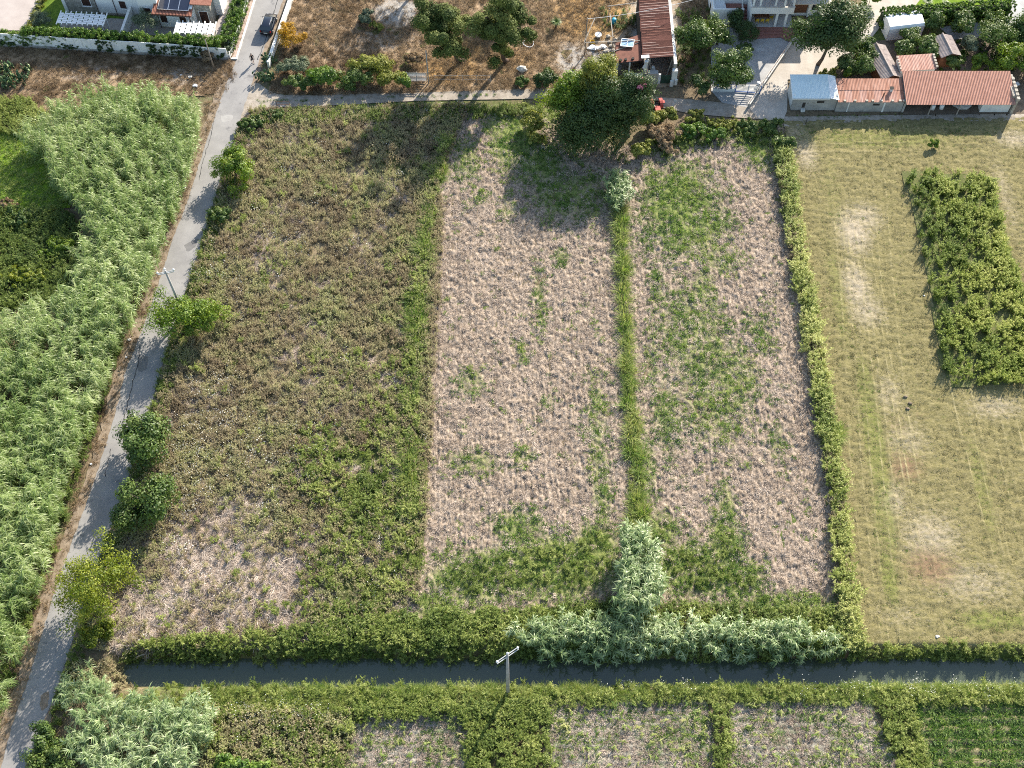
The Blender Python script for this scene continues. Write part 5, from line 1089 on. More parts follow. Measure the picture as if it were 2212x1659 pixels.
def tree(name, label, base, h, rx, leaf, ry=None, th=None, k=46, per=130, size=.30, cat='tree', group=None, lean=(0, 0), bark='bark', seed=None, aspect=.55, cr=None, inner=.45, flat=-.7, limbs=9, squash=.75, tr=None, out=1.05, z=None, lump=.15, lobes=None):
    TREE_N[0] += 1; r = np.random.default_rng(seed if seed is not None else 400 + TREE_N[0])
    ry = ry or rx; th = h * .28 if th is None else th; rz = (h - th) / 2; cz = th + rz
    bz = zat(*base) if z is None else z
    t = thing(name, label, cat, (base[0], base[1], bz), 0, group)
    if lobes is None and lump > .05: lobes = int(7 + rx * 1.6)
    C = lobed(r, k, rx, ry, rz, cz, lobes, .47, flat) if lobes else clumps(r, k, rx * .86, ry * .86, rz * .86, cz, inner, flat, lump)
    C[:, 0] += lean[0] * C[:, 2] / h; C[:, 1] += lean[1] * C[:, 2] / h
    crs = (cr or .34 * min(rx, rz * 1.2)) * r.uniform(.7, 1.35, len(C)); cen = np.array([lean[0] * .6, lean[1] * .6, cz])
    V, F, T = leafcloud(r, C, crs, int(per * (1.35 if lobes else 1)), size, aspect, out, .35, squash, cen)
    V[:, 2] = np.maximum(V[:, 2], .03)
    link('crown' if cat == 'tree' else 'foliage', mesh_np('crown', V, F, {'tint': T}), leaf, t)
    tr = tr or max(.05, .035 * h); m = MB()
    top = (lean[0] * .55, lean[1] * .55, th + rz * .9); mid = (lean[0] * .2 + r.normal() * .1, lean[1] * .2, th * .6)
    m.tube([(0, 0, -.2), mid, top], [tr * 1.15, tr * .85, tr * .35], 8)
    m.build('trunk' if cat == 'tree' else 'stem', bark, t, True)
    lm = MB()
    for q in C[np.argsort(r.random(len(C)))[:limbs]]:
        f = r.uniform(.35, .85); s_ = Vector(mid).lerp(Vector(top), f); e_ = Vector(q); c_ = s_.lerp(e_, .55) + Vector((0, 0, .12 * h * r.random()))
        lm.tube([s_, c_, e_], [tr * .45, tr * .28, tr * .1], 5)
    lm.build('branches', bark, t, True)
    return t
def bush(label, o, h, r, leaf, name='shrub', cat='shrub', group=None, ry=None, k=None, per=120, size=.24, **kw):
    k = k or int(14 + 7 * r * r); return tree(name, label, g(*o), h, r, leaf, ry=ry, th=.1 * h, k=min(k, 70), per=per, size=size, cat=cat, group=group, limbs=5, tr=.05, flat=-.45, **kw)

# pines of the vacant lot
tree('pine_tree', 'leaning umbrella pine with its crown left of the trunk', g(1004, 130), 13.6, 3.6, 'lf_pine', ry=3.9, th=1.3, k=56, per=460, size=.28, lean=(-4.4, -3.2), bark='bark_pine', aspect=.45, tr=.34, cr=.95, squash=.8, lump=.26, lobes=11)
tree('pine_tree', 'broad umbrella pine standing right of the leaning pine', g(1095, 131), 14.4, 4.6, 'lf_pine', ry=4.6, th=1.4, k=74, per=460, size=.28, lean=(-2.4, -2.8), bark='bark_pine', aspect=.45, tr=.40, cr=1.0, squash=.8, lump=.26, lobes=15)
tree('pine_tree', 'tall pine beyond the upper edge whose shadow crosses the lot', (-10.8, 140.8), 13.5, 4.4, 'lf_pine', th=5, k=60, per=150, size=.3, bark='bark_pine', aspect=.4, tr=.36, cr=1.3)
tree('pine_tree', 'pine beyond the upper edge right of the broad pine', (2.5, 139.5), 12, 3.6, 'lf_pine', th=4, k=46, per=130, size=.3, bark='bark_pine', aspect=.4, tr=.3, cr=1.2)
# trees along the lane
tree('roadside_tree', 'round lime green tree at the lane below the track', g(514, 388), 4.8, 3.3, 'lf_bright', th=.8, k=44, per=150, size=.24)
tree('roadside_tree', 'wide bright green tree hiding the foot of the grey pole', g(416, 706), 5.8, 4.3, 'lf_bright', th=.9, k=70, per=160, size=.24, lean=(-.3, 0))
tree('roadside_tree', 'dark green tree overhanging the lane above its twin', g(330, 984), 6.4, 3.2, 'lf_mid', ry=3.2, th=1.0, k=56, per=150, size=.30, lean=(-.5, .2), lump=.25)
tree('roadside_tree', 'dark green tree overhanging the lane above the yellow tree', g(345, 1112), 6.2, 3.3, 'lf_mid', ry=3.2, th=.9, k=54, per=150, size=.30, lean=(-.5, 0), lump=.25)
tree('locust_tree', 'airy yellow green locust tree leaning over the lower lane', g(240, 1300), 9.2, 5.0, 'lf_locust', ry=5.4, th=2.0, k=120, per=80, size=.22, lean=(-.4, .4), lump=.3, cr=.95)
bush('small green shrub at the lane between lime tree and pole', (482, 478), 2.3, 1.5, 'lf_mid')
bush('olive green shrub below the locust tree at the lane edge', (215, 1378), 2.6, 1.7, 'lf_locust')
bush('dark green shrubs in the lower corner beside the lane', (150, 1655), 3.6, 3.4, 'lf_mid', ry=2.2)
bush('round dark shrub in the bottom corner at the lane edge', (100, 1600), 2.8, 1.5, 'lf_mid')
bush('bright leafy shrub at the bottom edge below the reed clump', (330, 1675), 2.0, 3.6, 'lf_hedge', ry=1.4)
bush('bright leafy shrub at the bottom edge right of the reed clump', (520, 1668), 1.9, 2.8, 'lf_hedge', ry=1.3)
bush('low green shrub at the corner of lane and track', (548, 274), 1.5, 2.1, 'lf_mid', ry=1.3)
bush('low green shrub on the field edge below the track barrier', (600, 252), 1.2, 2.0, 'lf_mid', ry=.9)
# shrubs at the lot
bush('golden yellow shrub beside the roadside wall', (628, 94), 3.0, 1.9, 'lf_gold', per=110, size=.2)
bush('grey green olive shrub behind the roadside wall', (640, 162), 2.6, 2.6, 'lf_olive', ry=1.6, per=110, aspect=.35)
bush('bright green shrub in the hedge along the track', (703, 186), 3.0, 3.0, 'lf_hedge', ry=1.7, per=130)
bush('olive brown shrub in the hedge along the track', (770, 186), 2.8, 3.0, 'lf_mid', ry=1.6, per=100)
bush('tall dry olive shrub rising behind the track hedge', (805, 164), 3.6, 2.9, 'lf_yellow', ry=1.8, per=100)
bush('dry brownish shrub left of the field gate', (838, 184), 2.8, 2.3, 'lf_yellow', ry=1.5, per=100)
bush('small green shrub touching the field gate', (872, 188), 2.2, 1.0, 'lf_hedge')
bush('dark green shrub at the left end of the track hedge', (652, 190), 2.3, 2.2, 'lf_mid', ry=1.3)
bush('small lime shrub in the dry lot', (812, 62), 1.2, .9, 'lf_yellow'); bush('grey green shrub in the dry lot', (790, 44), 1.6, 1.4, 'lf_olive')
bush('dark ivy bush at the track left of the big trees', (1172, 184), 2.4, 2.1, 'lf_dark', ry=1.3); bush('small leafy bush left of the dark ivy bush', (1130, 182), 1.3, 1.2, 'lf_mid', ry=.9)
bush('brown dead bush left of the leaning pine', (890, 140), 1.5, 1.6, 'lf_dry')
# big group at the track
tree('pepper_tree', 'pale green tree at the back of the big tree group', g(1286, 262), 12.3, 2.7, 'lf_yellow', ry=2.8, th=2.6, k=80, per=190, size=.26, lobes=0)
tree('leafy_tree', 'yellow green tree on the left of the big tree group', g(1226, 270), 9.6, 3.1, 'lf_bright', ry=2.8, th=1.2, k=84, per=170, size=.28, lobes=16)
tree('cypress_tree', 'dark cypress with pink blossom on the right of the group', g(1354, 292), 12.2, 2.9, 'lf_dark', ry=2.8, th=.5, k=120, per=190, size=.24, aspect=.45, lump=.1, inner=.5, lobes=0)
tree('ivy_tree', 'very dark ivy covered tree in front of the big group', g(1275, 318), 6.8, 5.4, 'lf_dark', ry=3.0, th=.2, k=130, per=190, size=.24, lobes=0)
tree('ivy_tree', 'dark bushy tree filling the middle of the big group', g(1312, 290), 10.4, 3.6, 'lf_dark', ry=2.8, th=.4, k=90, per=190, size=.26, lobes=0)
r = np.random.default_rng(9); bx, by = g(1376, 290); C = np.array([[bx - .1 + .5 * r.normal(), by - .3 + .3 * r.normal(), 8.8 + .5 * r.normal()] for _ in range(7)])
V, F, T = leafcloud(r, C, np.full(7, .45), 40, .22, .8); tag(link('blossom_spray', mesh_np('blossom_spray', V, F, {'tint': T}), 'flower_pink'), 'pink blossom spray on the dark cypress', 'blossom')
for i, (o, h, rr, lf, lab) in enumerate([((1150, 278), 2.4, 1.9, 'lf_yellow', 'pale yellow bush left of the dark ivy tree'), ((1158, 308), 1.6, 1.4, 'lf_yellow', 'small pale bush below the yellow bush'), ((1398, 272), 2.4, 1.6, 'lf_yellow', 'yellow green bush in front of the red tractor'), ((1438, 264), 2.0, 1.8, 'lf_yellow', 'yellow bush right of the red tractor'), ((1428, 300), 2.2, 2.4, 'lf_dry', 'brown bramble mound below the red tractor'), ((1388, 335), 2.0, 1.9, 'lf_yellow', 'yellow leafy bush at the top of the right strip'), ((1440, 325), 1.4, 1.8, 'lf_dry', 'low dry bush at the top of the right strip'), ((1500, 292), 1.8, 2.0, 'lf_hedge', 'vivid green bush along the track edge'), ((1545, 298), 1.5, 1.9, 'lf_hedge', 'vivid green bush right of its neighbour at the track edge'), ((1490, 262), 1.5, 1.9, 'lf_yellow', 'olive bush between track and vivid bush'), ((1560, 275), 1.3, 2.3, 'lf_yellow', 'low olive bush across from the blue gate'), ((1620, 285), 1.4, 2.2, 'lf_mid', 'green bush at the head of the field hedge'), ((1665, 282), 1.9, 1.9, 'lf_mid', 'taller green bush at the bend of the track'), ((1690, 320), 2.0, 1.6, 'lf_mid', 'dark green bush starting the field hedge')]):
    bush(lab, o, h, rr, lf, ry=rr * .75)
# courtyard trees
tree('citrus_tree', 'dark leafy tree right of the ruined shed', g(1498, 118), 5.6, 2.7, 'lf_mid', th=.7, k=50, per=140, size=.30)
tree('citrus_tree', 'large orange tree beside the courtyard fence', g(1556, 176), 5.2, 4.0, 'lf_mid', ry=2.8, th=.7, k=72, per=150, size=.28)
tree('citrus_tree', 'small round tree at the courtyard fence', g(1508, 201), 2.6, 1.5, 'lf_dark', th=.4, k=26, per=130, size=.24)
tree('citrus_tree', 'leafy tree between the ruined shed and the topiary', g(1548, 96), 4.6, 2.2, 'lf_mid', th=.6, k=40, per=130, size=.28)
bush('round clipped dark topiary bush at the courtyard', (1608, 88), 3.0, 1.75, 'lf_dark', k=60, per=150, size=.14, lump=.02, inner=.75, name='topiary_bush')
bush('dark bush behind the clipped topiary', (1590, 62), 3.0, 1.6, 'lf_dark'); bush('small cone shrub below the clipped topiary', (1608, 118), 2.0, 1.0, 'lf_mid'); bush('brown dead bush among the courtyard trees', (1524, 100), 2.6, 1.4, 'lf_dry')
tree('magnolia_tree', 'big dark spreading tree over the concrete drive', g(1766, 140), 10.2, 4.7, 'lf_dark', ry=3.8, th=1.9, k=110, per=190, size=.32, lean=(1.6, -.4), tr=.28, lump=.2)
for i, (o, h, rr, lf, lab) in enumerate([((1846, 124), 4.0, 1.8, 'lf_mid', 'citrus tree left of the narrow ridged shed'), ((1858, 162), 4.0, 2.0, 'lf_mid', 'citrus tree directly behind the rusty roof'), ((1822, 160), 3.4, 1.7, 'lf_dark', 'dark small citrus tree right of the big dark tree'), ((1944, 122), 3.0, 1.4, 'lf_mid', 'citrus tree in front of the white tent'), ((1966, 104), 3.4, 1.7, 'lf_mid', 'citrus tree touching the lower tent corner'), ((2000, 124), 3.8, 2.0, 'lf_mid', 'rounded citrus tree between tent and orchard shed'), ((2004, 76), 3.6, 1.6, 'lf_mid', 'citrus tree just right of the white tent'), ((2066, 68), 3.4, 1.9, 'lf_mid', 'citrus tree above the orchard shed'), ((2136, 104), 4.8, 3.0, 'lf_mid', 'big leafy citrus tree below the pale side yard'), ((2192, 98), 4.8, 2.8, 'lf_mid', 'big leafy citrus tree at the frame edge'), ((2086, 114), 2.8, 1.3, 'lf_olive', 'small greyish orchard tree with bare earth around'), ((2052, 148), 2.3, 1.4, 'lf_mid', 'small citrus tree behind the terracotta roof'), ((2112, 150), 2.2, 1.5, 'lf_bright', 'lime citrus shrub behind the terracotta roof'), ((2178, 158), 4.2, 2.8, 'lf_bright', 'yellow green citrus tree at the far end of the barn'), ((2220, 170), 3.4, 2.2, 'lf_mid', 'dark citrus tree beyond the right barn wall')]):
    tree('citrus_tree', lab, g(*o), h, rr, lf, th=.6, k=int(24 + 5 * rr * rr), per=130, size=.26)
bush('small pale fig shoot behind the rusty roof', (1828, 172), 2.3, .9, 'lf_bright'); bush('drooping grass like bush by the drive', (1785, 172), 1.8, 1.3, 'lf_yellow'); bush('yellow shrub at the end of the clipped hedge', (1900, 62), 1.4, .8, 'lf_bright'); bush('lime shrub in the garden corner above the drive', (1876, 8), 2.2, 1.4, 'lf_bright')
bush('round olive tree by the pale forecourt', (100, 66), 3.2, 1.5, 'lf_olive', name='olive_tree', cat='tree', aspect=.3, per=130, size=.2); bush('round olive tree below the villa windows', (318, 70), 3.4, 1.7, 'lf_olive', name='olive_tree', cat='tree', aspect=.3, per=130, size=.2)
bush('dry brown bush at the foot of the leaning pole', (452, 132), 1.7, 1.0, 'lf_dry')
bush('yellow green bush in the left thicket below the meadow', (135, 545), 1.8, 2.6, 'lf_bright', ry=1.8); bush('dark bush in the left thicket beside the reeds', (40, 480), 1.6, 3.4, 'lf_mid', ry=1.6); bush('olive bush in the left thicket at the frame edge', (60, 600), 1.6, 3.6, 'lf_locust', ry=2.0); bush('grey purple bush at the left frame edge', (20, 445), 1.0, 1.8, 'lf_dry', ry=1.0)
bush('small round green bush alone on the hay field', (2014, 318), 1.1, .75, 'lf_bright')

def hedge(label, pts, w, h, leaf, per_m=16, per=60, size=.17, cr=.32, name='hedge', clipped=False):
    P = resample(pts, .5); t = thing(name, label, 'hedge', (*P[0], 0)); r = np.random.default_rng(len(label)); n = len(P); Ls = n * .5
    k = int(Ls * per_m * (w + 2 * h) / 2.6); i = r.random(k) * (n - 1); base = np.stack([np.interp(i, np.arange(n), P[:, 0]), np.interp(i, np.arange(n), P[:, 1])], 1) - P[0]
    dd = np.gradient(P, axis=0); dd = unit(dd); nrm = np.stack([-dd[:, 1], dd[:, 0]], 1)[np.clip(i.astype(int), 0, n - 1)]
    s = r.random(k); tot = w + 2 * h; q = s * tot; off = np.where(q < h, -w / 2, np.where(q < h + w, q - h - w / 2, w / 2)); z = np.where(q < h, q, np.where(q < h + w, h, q - h - w))
    jit = .03 if clipped else .14
    C = np.c_[base + nrm * (off + r.normal(0, jit, k))[:, None], np.maximum(.1, z + r.normal(0, jit, k))]
    V, F, T = leafcloud(r, C, np.full(k, cr), per, size, .55, .8, .3); link('foliage', mesh_np('foliage', V, F, {'tint': T}), leaf, t)
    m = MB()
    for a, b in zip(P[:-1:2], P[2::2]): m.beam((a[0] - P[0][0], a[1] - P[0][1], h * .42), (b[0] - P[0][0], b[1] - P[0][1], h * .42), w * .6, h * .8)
    m.build('light_block_core', 'light_block_dark', t)  # solid boxes added in place of the twig mass, to block light through the leaves
    return t
hedge('leafy green hedge behind the long panel wall', G([(60, 96), (150, 98), (300, 106), (486, 118)]), .9, 2.65, 'lf_hedge', 16, 60)
hedge('low hedge behind the wall at the pale forecourt', G([(-20, 92), (60, 96)]), .7, 2.1, 'lf_hedge', 12, 55)
hedge('tall green hedge beside the pavement', G([(490, 112), (508, 60), (541, -40)]), 1.5, 1.9, 'lf_hedge', 12, 55)
hedge('silvery green shrub border on top of the pavement wall', G([(497, 122), (514, 60), (545, -40)]), .5, 1.35, 'lf_olive', 10, 45, cr=.25)
hedge('slim garden hedge along the pale forecourt', G([(60, 70), (96, 0), (108, -30)]), .45, .9, 'lf_yellow', 8, 40)
hedge('tall square clipped hedge in front of the bright lawn', G([(1897, 55), (2180, 36)]), 1.5, 2.6, 'lf_hedge', 30, 70, .15, .16, clipped=True)
# creepers on the panel wall
r = np.random.default_rng(31)
for k, (ox, oy, w, hh) in enumerate([(5, 92, .8, .8), (30, 103, .7, .5), (55, 103, .8, .5), (160, 106, 2.2, .8), (215, 106, 1.2, 1.8), (245, 108, .9, 1.6), (282, 112, 1.6, 1.2), (340, 114, 1.4, 1.6), (356, 116, 1.2, 1.4), (400, 118, 2.4, 1.9), (430, 120, 2.6, 1.6), (478, 124, 1.0, 1.0)]):
    x, y = g(ox, oy); x0, y0 = g(-22, 96); x1, y1_ = g(494, 128); f = (x - x0) / (x1 - x0); yw = y0 + (y1_ - y0) * f - .12
    n = int(10 + 10 * w * hh); C = np.c_[r.normal(0, w * .32, n), r.uniform(-.06, 0, n), .35 + hh * r.random(n) ** 1.3]; C[:, 0] += .3 * C[:, 2] * r.choice([-1, 1])
    V, F, T = leafcloud(r, C, r.uniform(.1, .24, n), 30, .15, .7); V[:, 1] = np.minimum(V[:, 1], .08)
    t = thing('creeper', 'dark green creeper patch climbing the white panel wall', 'creeper', (x, yw, 0), 0, 'creepers on the panel wall'); link('foliage', mesh_np('foliage', V, F, {'tint': T * .7}), 'lf_dark', t)
    MB().tube([(0, 0, 0), (.05, -.03, hh * .5), (.15, -.02, hh)], [.03, .02, .01], 5).build('stem', 'bark', t)
# prickly pears
def pear(label, o, w, n, h):
    x, y = g(*o); t = thing('prickly_pear', label, 'cactus', (x, y, 0)); r = np.random.default_rng(n + int(o[0])); m = MB()
    for i in range(n):
        cx_, cy_ = r.normal(0, w * .4), r.normal(0, w * .25); z = 0.0; lx = r.normal(0, .2); 
        for s in range(int(r.integers(2, 2 + int(h / .4)))):
            a = r.uniform(0, math.pi); hh = r.uniform(.2, .28); c_ = Vector((cx_, cy_, z + hh)); b0 = len(m.v); m.sphere((0, 0, 0), .19, .05, hh, 8, 6)
            rot = Matrix.Rotation(a, 3, 'Z') @ Matrix.Rotation(r.normal(0, .35), 3, 'X')
            for j in range(b0, len(m.v)): m.v[j] = tuple(rot @ Vector(m.v[j]) + c_)
            z += hh * 1.5; cx_ += lx * .6 + r.normal(0, .1); cy_ += r.normal(0, .12)
    o_ = m.build('pads', 'cactus', t, True); o_['kind'] = 'stuff'; at = o_.data.attributes.new('tint', 'FLOAT', 'POINT'); at.data.foreach_set('value', np.repeat(r.random(len(o_.data.vertices) // 42 + 1), 42)[:len(o_.data.vertices)].astype(np.float32))
pear('prickly pear thicket at the left frame edge below the wall', (22, 178), 3.0, 46, 1.8); pear('upper prickly pear clump at the left frame edge', (12, 150), 2.0, 22, 1.3); pear('small prickly pear right of the left thicket', (60, 152), 1.0, 12, 1.2)
pear('prickly pear clump between the lane and the roadside wall', (584, 134), .9, 22, 1.3); pear('prickly pear clump at the corner of lane and track', (574, 172), 1.3, 28, 1.3)
# palms
def palm(label, o, h, n, L, name='small_palm'):
    x, y = g(*o); t = thing(name, label, 'palm', (x, y, 0)); r = np.random.default_rng(int(o[0])); MB().tube([(0, 0, 0), (0, 0, h)], [.14, .11], 8).build('trunk', 'bark', t); V, F, T = [], [], []
    for i in range(n):
        a = 6.283 * i / n + r.normal() * .1; el = r.uniform(.2, 1.2); d = np.array([math.cos(a) * math.cos(el), math.sin(a) * math.cos(el), math.sin(el)])
        for q in np.linspace(-.35, .35, 5):
            dd = d + perp(d) * q; strip(V, F, T, (0, 0, h), dd, perp(dd), L * (1 - abs(q) * .6), .1, 1.1, 3, .3 + .4 * r.random())
    link('fronds', mesh_np('fronds', np.array(V), np.array(F), {'tint': np.array(T)}), 'lf_mid', t)
palm('small fan palm in the dry lot right of the pines', (1201, 60), 1.0, 16, 1.1); palm('left small palm on the bright lawn', (2000, 14), .9, 14, 1.0); palm('middle small palm on the bright lawn', (2040, 14), .6, 12, .8); palm('right small palm on the bright lawn', (2092, 10), .9, 14, 1.0); palm('small palm at the porch corner beside the steps', (1722, 66), .5, 14, 1.0)
# ------------------------------------------------------------------ standing vegetation that nobody could count
P_REED = G([(50, 318), (130, 262), (210, 226), (300, 226), (440, 246), (425, 345), (385, 480), (330, 620), (290, 720), (232, 850), (182, 980), (135, 1120), (115, 1200), (105, 1270), (60, 1330), (-90, 1420), (-90, 712), (60, 700), (130, 672), (178, 632), (196, 550), (186, 475), (140, 435), (108, 365)])
REED_T = lambda x, y: .42 + .38 * fbm(x, y, 7, 3, 4) + .12 * (vnoise(x, y, 1.2, 5) - .5)
scatter('reed_thicket', 'tall pale green reed thicket left of the lane', 'reeds', [P_REED], 4.4, C_REED, .72, 1.08, REED_T, lambda x, y: .35 + .9 * fbm(x, y, 1.6, 2, 3), .10, align=.55, hvar=.12, seed=2, sfun=lambda x, y: .8 + .35 * fbm(x, y, 5, 2, 6))
scatter('reed_thicket', 'narrow band of reeds left of the lower lane', 'reeds', [G([(-60, 1360), (45, 1345), (72, 1390), (40, 1480), (10, 1560), (-60, 1640)])], 3.2, C_REED, .6, .95, REED_T, lambda x, y: .4 + .6 * fbm(x, y, 3, 2, 1), .12, seed=3)
scatter('reed_clump', 'feathery reed clump at the end of the canal by the lane', 'reeds', [G([(150, 1485), (200, 1470), (255, 1490), (250, 1525), (165, 1530)])], 5, C_PREED, .55, .8, lambda x, y: .42 + .3 * fbm(x, y, 3, 2, 4), None, .16, seed=4)
scatter('reed_clump', 'large pale reed clump below the canal at the bottom', 'reeds', [G([(175, 1560), (280, 1525), (400, 1520), (465, 1545), (455, 1625), (390, 1690), (230, 1690), (180, 1640)])], 4.6, C_PREED, .65, .95, lambda x, y: .42 + .35 * fbm(x, y, 3, 2, 4), None, .14, seed=5)
scatter('reed_clump', 'tall whitish reed clump at the end of the middle strip', 'reeds', [G([(1345, 1170), (1385, 1165), (1410, 1230), (1412, 1310), (1380, 1345), (1340, 1335), (1335, 1260)])], 7, C_PREED, .8, 1.05, lambda x, y: .45 + .35 * fbm(x, y, 2, 2, 4), None, .12, seed=6)
scatter('reed_bed', 'whitish green reed bed along the north bank of the canal', 'reeds', [G([(1085, 1375), (1190, 1345), (1330, 1335), (1450, 1350), (1600, 1360), (1740, 1365), (1805, 1385), (1810, 1425), (1500, 1440), (1180, 1440), (1150, 1410)])], 7, C_LOWREED, .65, 1.1, lambda x, y: .38 + .45 * fbm(x, y, 3, 2, 2), lambda x, y: .2 + 1.1 * fbm(x, y, 2.5, 2, 5), .2, seed=7)
scatter('reed_clump', 'blue green cane clump at the head of the middle strip', 'reeds', [G([(1318, 395), (1352, 390), (1356, 440), (1330, 465), (1315, 440)])], 10, C_LOWREED, .75, 1.0, lambda x, y: x * 0 + .45, None, .2, seed=8)
# left thicket
scatter('left_thicket', 'olive weeds between the meadow and the reeds', 'weeds', [G([(-90, 455), (140, 455), (178, 500), (182, 610), (120, 660), (-90, 690)])], 7, C_GWEED, .7, 1.3, lambda x, y: .15 + .5 * fbm(x, y, 4, 3, 3), None, .2, seed=9)
scatter('left_thicket', 'yellowish weeds above the green meadow', 'weeds', [G([(-90, 215), (60, 212), (110, 260), (50, 300), (-90, 262)])], 7, C_GWEED, .6, 1.1, lambda x, y: .45 + .4 * fbm(x, y, 4, 3, 3), None, .2, seed=10)
scatter('meadow_grass', 'tall vivid green grass of the meadow corner', 'grass', [P_MEADOW], 7, C_TUFT, 1.0, 1.7, lambda x, y: .55 + .25 * fbm(x, y, 4, 3, 3), None, .2, seed=11)
scatter('verge_grass', 'dry brown grass on the reed side of the lane', 'grass', [[p for p in wid(LANE_L, -1.9)] + [p for p in wid(LANE_L, -.15)][::-1]], 7, C_DRYG, .5, 1.0, lambda x, y: .3 + .5 * fbm(x, y, 2, 3, 3), lambda x, y: .15 + .8 * fbm(x, y, 1.5, 2, 3), .3, seed=12)
scatter('verge_weeds', 'low green weeds on the field side of the lane', 'weeds', [[p for p in wid(LANE_R, .1)] + [p for p in wid(LANE_R, 1.8)][::-1]], 7, C_GWEED, .45, .9, lambda x, y: .2 + .5 * fbm(x, y, 3, 3, 3), lambda x, y: (y < 118) * 1.0 + (y < 45), .25, seed=13, avoid=[G([(500, 150), (640, 150), (640, 250), (500, 275)])])
scatter('verge_weeds', 'broad green weeds at the foot of the reeds', 'weeds', [[p for p in wid(LANE_L, -3.0)] + [p for p in wid(LANE_L, -1.4)][::-1]], 6, C_GWEED, .6, 1.2, lambda x, y: .1 + .5 * fbm(x, y, 3, 3, 2), lambda x, y: (y < 100) * (.2 + .8 * fbm(x, y, 3, 2, 5)), .2, seed=14)
# the weedy field
DRY = [(450, 1200, 6, 5, 1.0), (560, 1260, 6, 5, .95), (330, 1330, 5, 3, .95), (500, 1320, 6, 2.5, .9), (400, 1270, 4, 3, .9), (640, 1190, 3, 3, .5)]
GRN = [(820, 1100, 4.5, 9, 1.0), (860, 1250, 4, 5, 1.0), (690, 1010, 3, 4, .8), (850, 880, 2.0, 5, .7), (740, 1220, 3, 4, .8), (800, 1330, 8, 2, .9)]
LANEW = [p for p in wid(LANE_R, .6)] + [(p[0] - 10, p[1]) for p in LANE_R][::-1]
def wt(x, y): return np.clip(.0 + .72 * fbm(x, y, 5, 3, 1) + .55 * (vnoise(x, y, 1.1, 4) - .5), 0, .95)
scatter('dry_weeds', 'brown and olive weeds covering the abandoned field', 'weeds', [P_WEEDY], 9, C_WEED, .65, 1.25, wt, lambda x, y: np.clip(1 - .8 * blobs(x, y, DRY) - .5 * blobs(x, y, GRN) - .6 * (fbm(x, y, 2.6, 2, 7) < .36), .06, 1), .22, hvar=.25, seed=15, avoid=[LANEW])
scatter('flattened_grass', 'flattened pale dry grass in the lower corner of the field', 'grass', [P_WEEDY], 7, C_FLAT, .6, 1.2, lambda x, y: .38 + .5 * fbm(x, y, 3, 2, 3), lambda x, y: np.clip(blobs(x, y, DRY) + .45 * (fbm(x, y, 3.2, 2, 7) < .42), 0, 1), .25, seed=16, avoid=[LANEW])
scatter('leafy_weeds', 'yellow green leafy weeds on the right of the abandoned field', 'weeds', [P_WEEDY], 5, C_GWEED, .55, 1.25, lambda x, y: .28 + .7 * fbm(x, y, 3.5, 3, 2), lambda x, y: np.clip(blobs(x, y, GRN, .6) * (.35 + .9 * (fbm(x, y, 2.2, 2, 1) > .47)) + .10 * (fbm(x, y, 3, 2, 5) > .55), 0, 1), .22, seed=17, avoid=[LANEW])
scatter('leafy_weeds', 'green weeds along the field edge below the track', 'weeds', [G([(545, 240), (1170, 228), (1170, 246), (1000, 262), (540, 275)])], 7, C_GWEED, .5, 1.0, lambda x, y: .15 + .6 * fbm(x, y, 3, 3, 2), None, .22, seed=18)
scatter('white_flowers', 'white wild flowers scattered over the abandoned field', 'flowers', [P_WEEDY, G([(440, 1530), (740, 1500), (740, 1640), (440, 1620)]), G([(1290, 1475), (2240, 1465), (2240, 1500), (1290, 1500)])], 2.4, C_FLOW, .6, 1.15, lambda x, y: x * 0 + .4, lambda x, y: np.clip(blobs(x, y, [(410, 980, 2.5, 4, .9), (450, 930, 3, 3, .7), (400, 1090, 2, 5, .8), (395, 1140, 1.5, 2, .8), (560, 960, 4, 4, .3), (640, 1000, 5, 6, .25), (480, 600, 3, 3, .35), (460, 860, 3, 3, .5), (600, 1560, 5, 2, .7), (660, 1545, 3, 2, .5), (1400, 1480, 6, 1, .5), (1900, 1490, 6, 1, .5), (2100, 1480, 8, 1, .6)]) + .03, 0, 1), .3, seed=19, avoid=[LANEW])
# field strips
S1 = G([(955, 310), (980, 300), (950, 400), (934, 470), (918, 640), (908, 830), (898, 1000), (886, 1140), (868, 1100), (874, 900), (872, 780), (886, 640), (904, 520), (922, 420)])
scatter('tall_grass', 'bright green tall grass along the edge of the abandoned field', 'grass', [S1], 5, C_GRASS, .9, 1.9, lambda x, y: .32 + .65 * fbm(x, y, 1.8, 2, 2), lambda x, y: .06 + .9 * (fbm(x, y, 2.4, 2, 3) > .47), .2, seed=20)
scatter('edge_weeds', 'yellow weeds mixed into the grass beside the abandoned field', 'weeds', [S1], 4, C_GWEED, .6, 1.3, lambda x, y: .3 + .6 * fbm(x, y, 2.5, 2, 2), None, .2, seed=67)
scatter('edge_weeds', 'brown dock weeds lining the left mown strip', 'weeds', [G([(945, 420), (962, 420), (945, 700), (936, 900), (922, 1150), (900, 1150), (915, 900), (925, 700)])], 8, C_WEED, .6, 1.1, lambda x, y: .05 + .4 * fbm(x, y, 2.5, 2, 2), None, .2, seed=21)
S2 = G([(1326, 440), (1348, 440), (1357, 640), (1369, 862), (1390, 1000), (1394, 1150), (1360, 1160), (1360, 1000), (1350, 862), (1341, 640)])
scatter('tall_grass', 'narrow ditch of bright tall grass between the mown strips', 'grass', [S2], 5.5, C_GRASS, .7, 1.8, lambda x, y: .5 + .55 * fbm(x, y, 2, 2, 2), lambda x, y: np.clip(.25 + .9 * fbm(x, y, 2.0, 2, 3), 0, 1), .22, seed=22)
scatter('edge_weeds', 'low weeds in the ditch between the mown strips', 'weeds', [S2], 4, C_GWEED, .35, .8, lambda x, y: .35 + .5 * fbm(x, y, 2, 2, 4), None, .22, seed=23)
